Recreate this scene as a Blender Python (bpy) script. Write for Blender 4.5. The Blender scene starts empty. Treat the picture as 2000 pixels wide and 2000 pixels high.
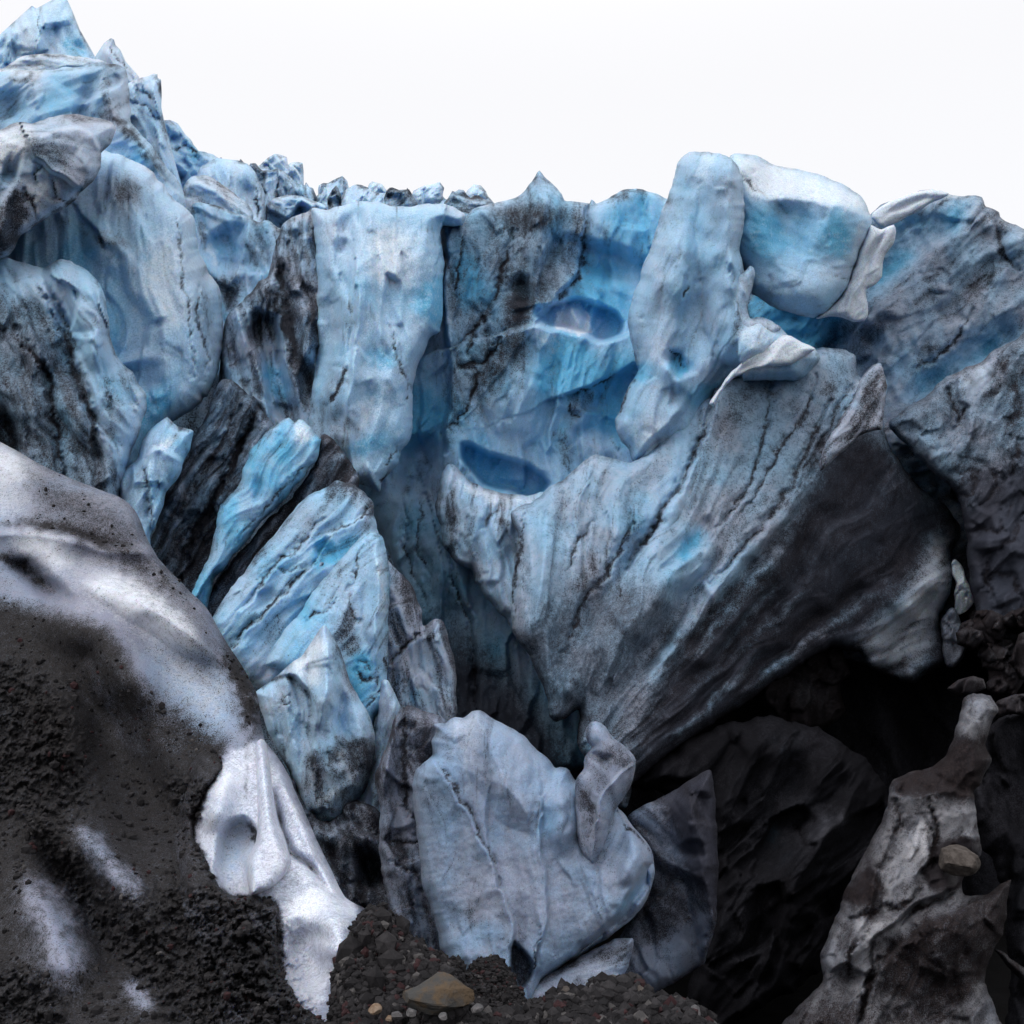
import bpy, math, random
import numpy as np
from mathutils import Vector

# ------------------------------------------------------------------ scene, camera
SC = bpy.context.scene
PITCH = math.radians(8.0)
FPX = 1000.0 / math.tan(math.radians(27.5))
CAM_H = 1.7
cam_d = bpy.data.cameras.new('camera')
cam_d.sensor_width = 36.0
cam_d.angle = math.radians(55.0)
cam_d.clip_start = 0.1
cam_d.clip_end = 3000.0
cam = bpy.data.objects.new('camera', cam_d)
SC.collection.objects.link(cam)
cam.location = (0, 0, CAM_H)
cam.rotation_euler = (math.radians(90) + PITCH, 0, 0)
SC.camera = cam
FWD = np.array([0, math.cos(PITCH), math.sin(PITCH)])
UPV = np.array([0, -math.sin(PITCH), math.cos(PITCH)])
RGT = np.array([1.0, 0, 0])
CAMP = np.array([0, 0, CAM_H])


def place(u, v, z):
    """the point of the ice at a bearing of the photograph and z metres in front of the camera"""
    u = np.asarray(u, float); v = np.asarray(v, float); z = np.asarray(z, float)
    a = ((u - 1000.0) / FPX)[..., None]; b = ((1000.0 - v) / FPX)[..., None]
    return CAMP + z[..., None] * (FWD + a * RGT + b * UPV)


# ------------------------------------------------------------------ noise
_rng = np.random.RandomState(7)
_PERM = np.concatenate([_rng.permutation(256)] * 3)
_GA = _rng.rand(256) * 2 * np.pi
_GX, _GY = np.cos(_GA), np.sin(_GA)


def noise2(x, y, seed=0):
    x = x + seed * 17.31; y = y - seed * 9.77
    xi = np.floor(x).astype(int); yi = np.floor(y).astype(int)
    xf = x - xi; yf = y - yi
    u = xf ** 3 * (xf * (xf * 6 - 15) + 10); v = yf ** 3 * (yf * (yf * 6 - 15) + 10)

    def g(ix, iy, dx, dy):
        h = _PERM[(_PERM[ix & 255] + iy) & 255]
        return _GX[h] * dx + _GY[h] * dy
    a = g(xi, yi, xf, yf); b = g(xi + 1, yi, xf - 1, yf)
    c = g(xi, yi + 1, xf, yf - 1); d = g(xi + 1, yi + 1, xf - 1, yf - 1)
    return ((a + (b - a) * u) * (1 - v) + (c + (d - c) * u) * v) * 1.5


def fbm(x, y, seed=0, octaves=4, gain=0.5):
    s = 0; a = 1.0
    for k in range(octaves):
        s = s + a * noise2(x, y, seed + k * 3.7)
        x = x * 2.03; y = y * 2.03; a *= gain
    return s


def ridged(x, y, seed=0, octaves=4, gain=0.5):
    s = 0; a = 1.0; t = 0
    for k in range(octaves):
        s = s + a * (1 - np.abs(noise2(x, y, seed + k * 5.3)) * 1.6)
        t += a
        x = x * 2.1; y = y * 2.1; a *= gain
    return s / t


def cells(x, y, seed=0):
    """broken facets: each cell of a jittered grid tilts its own way; and how near its border is"""
    xi = np.floor(x).astype(int); yi = np.floor(y).astype(int)
    f1 = np.full(x.shape, 9.0); f2 = np.full(x.shape, 9.0); h1 = np.zeros(x.shape); h2 = np.zeros(x.shape)
    for i in (-1, 0, 1):
        for j in (-1, 0, 1):
            hh = _PERM[(_PERM[(xi + i + seed * 7) & 255] + yi + j) & 255]
            px = xi + i + 0.15 + 0.7 * hh / 255.0; py = yi + j + 0.15 + 0.7 * _PERM[hh] / 255.0
            dx, dy = x - px, y - py
            d = np.hypot(dx, dy)
            pl = _GX[_PERM[hh + 1]] * dx + _GY[_PERM[hh + 1]] * dy + 0.5 * (_PERM[hh + 2] / 255.0 - 0.5)
            m = d < f1
            f2 = np.where(m, f1, np.minimum(f2, d)); h2 = np.where(m, h1, np.where(d <= f2, pl, h2))
            f1 = np.where(m, d, f1); h1 = np.where(m, pl, h1)
    k = 0.5 + 0.5 * sstep(0, 0.10, f2 - f1)
    return h1 * k + h2 * (1 - k), np.exp(-((f2 - f1) / 0.06) ** 2)


# ------------------------------------------------------------------ outlines and strokes
def catmull(p, closed, step=6.0):
    p = np.asarray(p, float); n = len(p); out = []
    segs = n if closed else n - 1
    for i in range(segs):
        if closed:
            p0, p1, p2, p3 = p[i - 1], p[i], p[(i + 1) % n], p[(i + 2) % n]
        else:
            p1, p2 = p[i], p[i + 1]
            p0 = p[i - 1] if i else 2 * p1 - p2
            p3 = p[i + 2] if i + 2 < n else 2 * p2 - p1
        k = max(1, int(np.hypot(*(p2 - p1)) / step))
        t = (np.arange(k) / k)[:, None]
        # tension keeps corners reasonably crisp
        m1 = (p2 - p0) * 0.33; m2 = (p3 - p1) * 0.33
        L = np.hypot(*(p2 - p1))
        for m in (m1, m2):
            lm = np.hypot(*m)
            if lm > L: m *= L / lm
        t2, t3 = t * t, t * t * t
        out.append((2 * t3 - 3 * t2 + 1) * p1 + (t3 - 2 * t2 + t) * m1 + (-2 * t3 + 3 * t2) * p2 + (t3 - t2) * m2)
    if not closed: out.append(p[-1][None])
    return np.concatenate(out)


def seg_dist(u, v, pts, closed=False, signed=False):
    """distance to a polyline, and the side of it (+1 to the right of travel on the picture, v down)"""
    pts = np.asarray(pts, float)
    a = pts; b = np.roll(pts, -1, 0)
    if not closed: a, b = a[:-1], b[:-1]
    best = np.full(u.shape, 1e18); side = np.ones(u.shape); tx = u.copy(); ty = v.copy()
    for (ax, ay), (bx, by) in zip(a, b):
        dx, dy = bx - ax, by - ay
        L2 = dx * dx + dy * dy + 1e-9
        t = np.clip(((u - ax) * dx + (v - ay) * dy) / L2, 0, 1)
        qx = ax + t * dx; qy = ay + t * dy
        d2 = (u - qx) ** 2 + (v - qy) ** 2
        m = d2 < best
        best = np.where(m, d2, best)
        if signed:
            side = np.where(m, np.where(dx * (v - ay) - dy * (u - ax) > 0, 1.0, -1.0), side)
        tx = np.where(m, qx, tx); ty = np.where(m, qy, ty)
    return np.sqrt(best), side, tx, ty


def inside(u, v, pts):
    pts = np.asarray(pts, float); r = np.zeros(u.shape, bool)
    for (x1, y1), (x2, y2) in zip(pts, np.roll(pts, -1, 0)):
        c = (y1 > v) != (y2 > v)
        if y1 == y2: continue
        r ^= c & (u < (x2 - x1) * (v - y1) / (y2 - y1) + x1)
    return r


def sstep(a, b, x):
    t = np.clip((x - a) / (b - a), 0, 1)
    return t * t * (3 - 2 * t)


class Block:
    """One mass of ice: a traced outline at its own distance, with a modelled front, a back and a thickness in metres."""

    def __init__(s, outline, z, grad=(0, 0), bulge=0.8, R=60, thick=2.0, jag=3.0, smooth=True, strokes=(), flute=(90, 1.0, 4.0, 0.25),
                 scallop=(0.8, 0.05), rough=0.006, rimd=0.32, dirt=0.2, blue=0.4, white=0.0, streak=0.3, seed=1, step=4.0, base=None, off=0.0, warp=7.0,
                 c=None, focus=None, silt=0.0, facet=None, wisp=0.3):
        s.__dict__.update(locals())
        o = np.asarray(outline, float)
        s.c = o.mean(0) if c is None else np.asarray(c, float)
        p = catmull(o, True, 6.0) if smooth else o
        if jag:
            n1 = fbm(p[:, 0] / 45, p[:, 1] / 45, seed + 31, 4, 0.6); n2 = fbm(p[:, 0] / 45, p[:, 1] / 45, seed + 77, 4, 0.6)
            p = p + jag * np.stack([n1, n2], 1)
        s.poly = p

    def plane(s, u, v):
        if s.base is not None: return s.base.depth(u, v)[0] + s.off
        return s.z + s.grad[0] * (u - s.c[0]) / 1000 + s.grad[1] * (v - s.c[1]) / 1000

    def depth(s, u, v, d=None):
        """front depth and paint (dirt, blue, white) at bearings u, v"""
        if d is None:
            d, _, _, _ = seg_dist(u, v, s.poly, True)
            d = np.where(inside(u, v, s.poly), d, 0)
        zr = s.plane(u, v)
        t = np.clip(d / s.R, 0, 1)
        g = 0.55 * np.sqrt(np.clip(1 - (1 - t) ** 2, 0, 1)) + 0.45 * np.sqrt(np.clip(1 - (1 - np.clip(d / s.R * 3.0, 0, 1)) ** 2, 0, 1))
        h = s.bulge * g
        mpp = (s.z if s.base is None else s.base.z) / FPX              # metres per photo pixel
        x, y = u * mpp, v * mpp
        gu = u + s.warp * fbm(u / 70, v / 70, s.seed + 3, 2); gv = v + s.warp * fbm(u / 70, v / 70, s.seed + 8, 2)
        wu = gu + 5 * fbm(u / 22, v / 22, s.seed + 13, 4, 0.65); wv = gv + 5 * fbm(u / 22, v / 22, s.seed + 18, 4, 0.65)
        brk = np.clip(0.85 + 0.6 * fbm(u / 24, v / 24, s.seed + 91, 3, 0.55), 0.4, 1.4)
        dirt = np.full(u.shape, float(s.dirt)); blue = np.full(u.shape, float(s.blue)); white = np.full(u.shape, float(s.white)); silt = np.full(u.shape, float(s.silt))
        ang, lam, st, amp = s.flute
        ca, sa = math.cos(math.radians(ang)), math.sin(math.radians(ang))
        if s.focus is None:
            al = (x * ca + y * sa); ac = (-x * sa + y * ca)
        else:                                              # flutes that fan out from one point
            fx, fy, r0 = s.focus
            rr = np.hypot(u - fx, v - fy) + 60
            al = r0 * np.log(rr / r0) * mpp; ac = r0 * np.arctan2(v - fy, u - fx) * mpp
        wob = 0.35 * lam * fbm(x / lam / 3, y / lam / 3, s.seed + 11, 2)
        edge = sstep(0, 0.5, t) * 0.85 + 0.15
        fl = ridged((ac + wob) / lam, al / lam / st, s.seed + 1, 3, 0.42)
        dirt += s.rimd * brk * np.exp(-(d / 7.0) ** 2)
        h = h + amp * (fl - 0.6) * edge
        dirt += s.streak * 0.9 * fbm((ac + wob) / lam * 2.2, al / lam / st * 1.2, s.seed + 21, 5, 0.62) + s.streak * (0.62 - fl) * 0.9
        # long wisps: dirt lined hairlines that follow the flutes
        for q_, (fw, fs) in enumerate(((1.3, 0.55), (2.6, 0.9))):
            nn = fbm((ac + 1.6 * wob) / lam * fw, al / lam / st * fs, s.seed + 121 + 9 * q_, 3, 0.45)
            mk = sstep(0.0, 0.45, fbm(x / lam / 1.1, y / lam / 1.4, s.seed + 151 + 9 * q_, 3))
            ln = np.exp(-(nn / 0.045) ** 2) * mk
            dirt += s.wisp * ln; h = h - 0.05 * s.wisp * lam * ln * edge
        blue += 0.25 * fbm(x / lam / 1.3, y / lam / 1.8, s.seed + 41, 3)
        sl, sam = s.scallop
        if sam:
            h = h + sam * edge * fbm(x / sl, y / sl / 1.6, s.seed + 51, 2, 0.4)
        if s.rough:
            h = h + s.rough * fbm(x / 0.22, y / 0.22, s.seed + 61, 4, 0.6) * edge
        if s.facet:
            fl_, fa = s.facet[:2]
            cl, cr = cells((ac + wob) / fl_, al / fl_ / (s.facet[2] if len(s.facet) > 2 else 1.8), s.seed)
            c2, cr2 = cells((ac + wob) / fl_ * 2.9 + 3.3, al / fl_ / (s.facet[2] if len(s.facet) > 2 else 1.8) * 2.6, s.seed + 5)
            mk2 = sstep(-0.05, 0.45, fbm(x / lam / 0.9, y / lam / 1.3, s.seed + 191, 3))
            h = h + 1.45 * fa * (cl + 0.5 * mk2 * c2) * edge; dirt = dirt + 0.35 * s.streak * (cr + mk2 * cr2)
        silt = silt + 0.25 * s.silt * fbm(x / lam / 1.5, y / lam / 1.5, s.seed + 71, 4)
        for k in s.strokes:
            kind, am, w = k[0], k[1], k[2]
            pu, pv = (gu, gv) if kind in 'srtpAg' else (wu, wv)
            if kind in 'DBWAMN':                             # painted area, soft edge w
                pl = catmull(k[3], True, 10)
                dd, _, _, _ = seg_dist(pu, pv, pl, True)
                sd = np.where(inside(pu, pv, pl), dd, -dd)
                f = sstep(-w, w, sd)
            elif kind == 'p':                              # facet: beyond the line the surface turns, am metres over L
                L = k[3]; pl = catmull(k[4], False, 8)
                dd, side, _, _ = seg_dist(pu, pv, pl, False, True)
                f = np.clip(dd * side, 0, L) / L
            elif kind == 's':                              # step: the side to the right of travel stands am metres nearer, fading over L
                L = k[3]; pl = catmull(k[4], False, 8)
                dd, side, _, _ = seg_dist(pu, pv, pl, False, True)
                f = sstep(-w * 0.25, w, dd * side) * np.exp(-dd / L)
            else:
                pl = catmull(k[3], False, 8)
                dd, _, qx, qy = seg_dist(pu, pv, pl)
                e = np.asarray(pl)
                tot = max(1.0, np.hypot(*(e[-1] - e[0])))
                # taper towards both ends
                end = np.minimum(np.hypot(qx - e[0][0], qy - e[0][1]), np.hypot(qx - e[-1][0], qy - e[-1][1]))
                tp = 0.12 + 0.88 * sstep(0, 0.35 * tot, end)
                if kind == 't': f = np.clip(1 - dd / (w * tp), 0, 1)
                else: f = np.exp(-(dd / (w * (0.5 + 0.5 * tp))) ** 2)
                f = f * sstep(-0.1, 0.35 * tot, end) if kind != 'c' else f
            if kind in 'srtpA': h = h + am * f
            elif kind == 'c':                              # crack: a groove lined with dirt
                h = h - 0.55 * am * f; dirt += 0.9 * brk * sstep(0.1, 0.5, tp) * np.exp(-(dd / (w * 0.55 * tp)) ** 2)
            elif kind == 'g': h = h - am * f
            elif kind == 'N':                              # lumpy loose grit, w2 metres across
                h = h + am * f * (np.abs(fbm(x / 0.16, y / 0.16, s.seed + 171, 4, 0.6)) - 0.25)
            elif kind in 'dD': dirt += am * f * (brk if kind == 'd' and am > 0 else 1)
            elif kind in 'bB': blue += am * f
            elif kind in 'wW': white += am * f
            elif kind in 'mM': silt += am * f * (brk if kind == 'm' else 1)
        return zr - h, np.stack([dirt, blue, white, silt], -1)


def mesh_from(name, V, F, paint=None, mats=(), smooth=True):
    me = bpy.data.meshes.new(name)
    V = np.ascontiguousarray(V, np.float32); F = np.ascontiguousarray(F, np.int32)
    k = F.shape[1]
    me.vertices.add(len(V)); me.vertices.foreach_set('co', V.ravel())
    me.loops.add(F.size); me.loops.foreach_set('vertex_index', F.ravel())
    me.polygons.add(len(F)); me.polygons.foreach_set('loop_start', np.arange(0, F.size, k, dtype=np.int32))
    me.polygons.foreach_set('use_smooth', np.full(len(F), smooth))
    me.update(calc_edges=True); me.validate()
    if paint is not None:
        at = me.attributes.new('paint', 'FLOAT_COLOR', 'POINT')
        c = np.ascontiguousarray(np.clip(paint, -1, 2), np.float32)
        if len(me.vertices) == len(V): at.data.foreach_set('color', c.ravel())
    for m in mats: me.materials.append(m)
    return me


def tri_mesh(name, V, tris, **kw): return mesh_from(name, V, tris, **kw)


NTRI = [0]


def build_block(b, name, mat, label=None, cat=None, parent=None, group=None):
    p = b.poly; st = b.step
    x0, y0 = p.min(0) - st * 1.5; x1, y1 = p.max(0) + st * 1.5
    # far outside the frame a coarse edge is enough
    us = np.arange(x0, x1 + st, st); vs = np.arange(y0, y1 + st, st)
    U, W = np.meshgrid(us, vs)
    ins = inside(U, W, p)
    ny, nx = U.shape
    cell = ins[:-1, :-1] | ins[1:, :-1] | ins[:-1, 1:] | ins[1:, 1:]
    use = np.zeros((ny, nx), bool)
    use[:-1, :-1] |= cell; use[1:, :-1] |= cell; use[:-1, 1:] |= cell; use[1:, 1:] |= cell
    idx = -np.ones((ny, nx), int); idx[use] = np.arange(use.sum())
    u, v, inn = U[use].copy(), W[use].copy(), ins[use]
    d, _, qx, qy = seg_dist(u, v, p, True)
    rim = (~inn) | (d < st * 0.3)
    u[rim], v[rim] = qx[rim], qy[rim]; d[rim] = 0
    zf, paint = b.depth(u, v, d)
    g = np.sqrt(np.clip(1 - (1 - np.clip(d / (b.R * 1.5), 0, 1)) ** 2, 0, 1))
    zr0 = b.plane(u, v)
    zb = np.maximum(zr0 + b.thick * (0.05 + 0.95 * g), zf + 0.02 * b.z)
    # jump the rim: rims share one vertex, depth between
    Vf = place(u, v, zf); Vb = place(u, v, zb)
    cy, cx = np.nonzero(cell)
    a_, b_, c_, d_ = idx[cy, cx], idx[cy, cx + 1], idx[cy + 1, cx + 1], idx[cy + 1, cx]
    N = len(u)
    bmap = np.arange(N) + N
    bmap[rim] = np.nonzero(rim)[0]
    Ff = np.stack([d_, c_, b_, a_], 1)
    Fb = np.stack([bmap[a_], bmap[b_], bmap[c_], bmap[d_]], 1)
    allrim = rim[Ff].all(1)
    Ff = Ff[~allrim]; Fb = Fb[~allrim]
    F = np.concatenate([Ff, Fb])
    V = np.concatenate([Vf, Vb]); P = np.concatenate([paint, paint])
    # keep only used vertices
    used = np.zeros(len(V), bool); used[F.ravel()] = True
    mp = np.cumsum(used) - 1
    V, P, F = V[used], P[used], mp[F]
    # quads whose corners coincide after the snap become triangles: split every quad into two triangles
    T = np.concatenate([F[:, [0, 1, 2]], F[:, [0, 2, 3]]])
    ar = np.linalg.norm(np.cross(V[T[:, 1]] - V[T[:, 0]], V[T[:, 2]] - V[T[:, 0]]), axis=1)
    T = T[ar > 1e-9]
    NTRI[0] += len(T)
    if parent is None:
        org = np.array([V[:, 0].mean(), V[:, 1].mean(), V[:, 2].min()])
    else:
        org = np.array(parent.location)
    me = mesh_from(name, V - org, T, paint=P, mats=[mat])
    o = bpy.data.objects.new(name, me)
    SC.collection.objects.link(o)
    if parent is None: o.location = org
    else: o.parent = parent
    if label: o['label'] = label
    if cat: o['category'] = cat
    if group: o['group'] = group
    return o


# ------------------------------------------------------------------ materials
def nd(nt, typ, **kw):
    n = nt.nodes.new(typ)
    for k, val in kw.items():
        if k.startswith('i_'): n.inputs[k[2:].replace('_', ' ')].default_value = val
        else: setattr(n, k, val)
    return n


def math_n(nt, op, a, b=None, c=None, clamp=False):
    n = nt.nodes.new('ShaderNodeMath'); n.operation = op; n.use_clamp = clamp
    for i, x in enumerate((a, b, c)):
        if x is None: continue
        if isinstance(x, (int, float)): n.inputs[i].default_value = x
        else: nt.links.new(x, n.inputs[i])
    return n.outputs[0]


def mix_c(nt, f, a, b):
    n = nt.nodes.new('ShaderNodeMix'); n.data_type = 'RGBA'
    for s, x in ((n.inputs[0], f), (n.inputs[6], a), (n.inputs[7], b)):
        if isinstance(x, (int, float)): s.default_value = x
        elif isinstance(x, tuple): s.default_value = (*x, 1)
        else: nt.links.new(x, s)
    return n.outputs[2]


def smooth_n(nt, x, lo, hi):
    n = nt.nodes.new('ShaderNodeMapRange'); n.interpolation_type = 'SMOOTHSTEP'
    nt.links.new(x, n.inputs[0]); n.inputs[1].default_value = lo; n.inputs[2].default_value = hi
    return n.outputs[0]


def noise_n(nt, co, scale, detail=4, rough=0.55):
    n = nt.nodes.new('ShaderNodeTexNoise'); n.inputs['Scale'].default_value = scale
    n.inputs['Detail'].default_value = detail; n.inputs['Roughness'].default_value = rough
    nt.links.new(co, n.inputs['Vector'])
    return n.outputs[0]


def ice_mat(name, s=1.0, grey=(0.40, 0.46, 0.58), mid=(0.32, 0.53, 0.74), deep=(0.10, 0.43, 0.69), wht=(0.72, 0.80, 0.89),
            dirt1=(0.013, 0.013, 0.018), dirt2=(0.040, 0.038, 0.044), siltc=(0.036, 0.037, 0.052), grain=1.0, bump=0.55, rough=0.5, vein=0.3, spec=0.5, pepper=0.6, sss=0.4):
    """glacier ice: paint.r = dirt and some painted shade, paint.g = how blue and bubble-free, paint.b = how white, from weathering and painted light, paint.a = silt and painted shade; s = features per metre"""
    m = bpy.data.materials.new(name); m.use_nodes = True; nt = m.node_tree; nt.nodes.clear()
    out = nt.nodes.new('ShaderNodeOutputMaterial'); p = nt.nodes.new('ShaderNodeBsdfPrincipled')
    nt.links.new(p.outputs[0], out.inputs[0])
    co = nt.nodes.new('ShaderNodeTexCoord').outputs['Object']
    at = nt.nodes.new('ShaderNodeAttribute'); at.attribute_name = 'paint'
    sep = nt.nodes.new('ShaderNodeSeparateColor'); nt.links.new(at.outputs['Color'], sep.inputs[0])
    R, G, B = sep.outputs; A = at.outputs['Alpha']
    ma = lambda *a, **k: math_n(nt, *a, **k)
    cen = lambda x, g: ma('MULTIPLY', ma('SUBTRACT', x, 0.5), g)
    big = noise_n(nt, co, 0.9 * s, 6, 0.6)
    mid_n = noise_n(nt, co, 5.0 * s, 6, 0.65)
    fine = noise_n(nt, co, 17.0 * s, 4, 0.8)
    speck = noise_n(nt, co, 42.0 * s, 2, 0.9)
    # wisps of dirt along old fractures, drawn out downwards
    mp = nt.nodes.new('ShaderNodeMapping'); mp.inputs['Scale'].default_value = (1.0, 1.0, 0.45); mp.inputs['Rotation'].default_value = (0.1, 0.25, 0.0)
    nt.links.new(co, mp.inputs[0])
    vn = nt.nodes.new('ShaderNodeTexNoise'); vn.inputs['Scale'].default_value = 0.8 * s; vn.inputs['Detail'].default_value = 4; vn.inputs['Roughness'].default_value = 0.5; vn.inputs['Distortion'].default_value = 0.3
    nt.links.new(mp.outputs[0], vn.inputs['Vector'])
    vl = smooth_n(nt, ma('ABSOLUTE', ma('SUBTRACT', vn.outputs[0], 0.5)), 0.018, 0.0)
    vmask = smooth_n(nt, ma('ADD', ma('ADD', big, cen(mid_n, 0.5)), ma('MULTIPLY', R, 0.5)), 0.5, 0.8)
    veins = ma('MULTIPLY', ma('MULTIPLY', vl, vmask), 0.5 * vein)
    # blueness
    bl = ma('ADD', ma('ADD', G, cen(big, 0.75)), ma('ADD', cen(mid_n, 0.5), cen(fine, 0.7 * grain)), clamp=True)
    c = mix_c(nt, smooth_n(nt, bl, 0.0, 0.6), grey, mid)
    c = mix_c(nt, smooth_n(nt, bl, 0.5, 1.05), c, deep)
    wv = ma('ADD', ma('ADD', B, cen(fine, 1.1 * grain)), ma('ADD', cen(mid_n, 0.9), cen(speck, 0.6 * grain)))
    c = mix_c(nt, smooth_n(nt, wv, 0.1, 1.0), c, wht)
    # a film of dirt, silt frozen into the ice plus painted shade, then loose grains
    Rv = ma('ADD', R, veins)
    veil = smooth_n(nt, ma('ADD', Rv, cen(mid_n, 0.9)), 0.0, 1.0)
    c = mix_c(nt, ma('MULTIPLY', veil, 0.62), c, (0.080, 0.082, 0.105))
    sv0 = ma('ADD', ma('ADD', A, cen(mid_n, 0.45)), ma('ADD', cen(fine, 0.8), cen(speck, 1.1)))
    sv = ma('MULTIPLY', smooth_n(nt, sv0, 0.08, 0.92), smooth_n(nt, A, 0.0, 0.08))
    c = mix_c(nt, ma('MULTIPLY', sv, 0.97), c, siltc)
    # separate dark grains strewn over the surface
    vo = nt.nodes.new('ShaderNodeTexVoronoi'); vo.inputs['Scale'].default_value = 26.0 * s; nt.links.new(co, vo.inputs['Vector'])
    vs3 = nt.nodes.new('ShaderNodeSeparateColor'); nt.links.new(vo.outputs['Color'], vs3.inputs[0])
    keep = smooth_n(nt, ma('SUBTRACT', ma('SUBTRACT', ma('MULTIPLY', ma('ADD', R, cen(mid_n, 1.3)), 0.8), 0.07), vs3.outputs[0]), -0.02, 0.04)
    pep = ma('MULTIPLY', smooth_n(nt, vo.outputs['Distance'], 0.48, 0.25), keep)
    c = mix_c(nt, ma('MULTIPLY', pep, 0.8 * pepper), c, dirt1)
    gr = ma('ADD', ma('ADD', 1.0, cen(speck, 1.5 * grain)), cen(fine, 0.7 * grain))
    gm = nt.nodes.new('ShaderNodeMix'); gm.data_type = 'RGBA'; gm.blend_type = 'MULTIPLY'; gm.inputs[0].default_value = 1.0
    nt.links.new(c, gm.inputs[6]); cg = nt.nodes.new('ShaderNodeCombineColor')
    for k_ in range(3): nt.links.new(gr, cg.inputs[k_])
    nt.links.new(cg.outputs[0], gm.inputs[7]); c = gm.outputs[2]
    dv = ma('ADD', ma('ADD', Rv, cen(mid_n, 0.7)), ma('ADD', cen(fine, 1.5 * grain), cen(speck, 3.6 * grain)))
    df = smooth_n(nt, dv, 0.30, 1.1)
    dc = mix_c(nt, smooth_n(nt, fine, 0.42, 0.66), dirt1, dirt2)
    c = mix_c(nt, ma('MULTIPLY', df, 0.95), c, dc)
    nt.links.new(c, p.inputs['Base Color'])
    nt.links.new(ma('ADD', rough, ma('MULTIPLY', df, 0.4), clamp=True), p.inputs['Roughness'])
    nt.links.new(ma('MULTIPLY', spec, ma('SUBTRACT', 1.0, ma('MULTIPLY', ma('MAXIMUM', df, sv), 0.8))), p.inputs['Specular IOR Level'])
    p.inputs['IOR'].default_value = 1.31
    if sss:                                                # light travels far inside clean ice, blue farthest
        p.subsurface_method = 'RANDOM_WALK'
        nt.links.new(ma('MULTIPLY', ma('SUBTRACT', 1.0, ma('MAXIMUM', df, sv), clamp=True), sss), p.inputs['Subsurface Weight'])
        p.inputs['Subsurface Radius'].default_value = (0.12, 0.42, 1.0); p.inputs['Subsurface Scale'].default_value = 0.16 / s
    bp = nt.nodes.new('ShaderNodeBump'); bp.inputs['Strength'].default_value = bump
    bp.inputs['Distance'].default_value = 0.035 / s
    hh = ma('ADD', ma('MULTIPLY', mid_n, 0.30), ma('MULTIPLY', fine, 0.5))
    hh = ma('SUBTRACT', ma('ADD', hh, ma('MULTIPLY', speck, 0.35)), ma('MULTIPLY', veins, 0.6))
    nt.links.new(hh, bp.inputs['Height']); nt.links.new(bp.outputs[0], p.inputs['Normal'])
    return m


def dirt_mat(name, s=1.0, c1=(0.005, 0.0047, 0.0055), c2=(0.016, 0.0145, 0.015), c3=(0.036, 0.014, 0.016), c4=(0.05, 0.048, 0.05)):
    m = bpy.data.materials.new(name); m.use_nodes = True; nt = m.node_tree; nt.nodes.clear()
    out = nt.nodes.new('ShaderNodeOutputMaterial'); p = nt.nodes.new('ShaderNodeBsdfPrincipled')
    nt.links.new(p.outputs[0], out.inputs[0])
    co = nt.nodes.new('ShaderNodeTexCoord').outputs['Object']
    big = noise_n(nt, co, 1.6 * s, 5, 0.6); fine = noise_n(nt, co, 40 * s, 4, 0.7)
    vo = nt.nodes.new('ShaderNodeTexVoronoi'); vo.inputs['Scale'].default_value = 55 * s; nt.links.new(co, vo.inputs['Vector'])
    sp = nt.nodes.new('ShaderNodeSeparateColor'); nt.links.new(vo.outputs['Color'], sp.inputs[0])
    c = mix_c(nt, smooth_n(nt, math_n(nt, 'ADD', big, math_n(nt, 'MULTIPLY', fine, 0.6)), 0.55, 1.05), c1, c2)
    c = mix_c(nt, smooth_n(nt, sp.outputs[0], 0.85, 0.97), c, c3)
    c = mix_c(nt, smooth_n(nt, sp.outputs[1], 0.92, 0.99), c, c4)
    nt.links.new(c, p.inputs['Base Color']); p.inputs['Roughness'].default_value = 0.9; p.inputs['Specular IOR Level'].default_value = 0.12
    bp = nt.nodes.new('ShaderNodeBump'); bp.inputs['Strength'].default_value = 0.9; bp.inputs['Distance'].default_value = 0.03 / s
    nt.links.new(math_n(nt, 'SUBTRACT', fine, math_n(nt, 'MULTIPLY', vo.outputs['Distance'], 0.8)), bp.inputs['Height'])
    nt.links.new(bp.outputs[0], p.inputs['Normal'])
    return m


def stone_mat(name, c1, c2, s=1.0):
    m = bpy.data.materials.new(name); m.use_nodes = True; nt = m.node_tree; p = nt.nodes['Principled BSDF']
    co = nt.nodes.new('ShaderNodeTexCoord').outputs['Object']
    n1 = noise_n(nt, co, 6 * s, 6, 0.65); n2 = noise_n(nt, co, 40 * s, 4, 0.7)
    c = mix_c(nt, smooth_n(nt, n1, 0.42, 0.62), c1, c2)
    c = mix_c(nt, smooth_n(nt, n2, 0.55, 0.75), c, tuple(x * 0.5 for x in c1))
    nt.links.new(c, p.inputs['Base Color']); p.inputs['Roughness'].default_value = 0.85; p.inputs['Specular IOR Level'].default_value = 0.2
    bp = nt.nodes.new('ShaderNodeBump'); bp.inputs['Strength'].default_value = 0.7; bp.inputs['Distance'].default_value = 0.02 / s
    nt.links.new(math_n(nt, 'ADD', n1, math_n(nt, 'MULTIPLY', n2, 0.5)), bp.inputs['Height']); nt.links.new(bp.outputs[0], p.inputs['Normal'])
    return m


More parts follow.
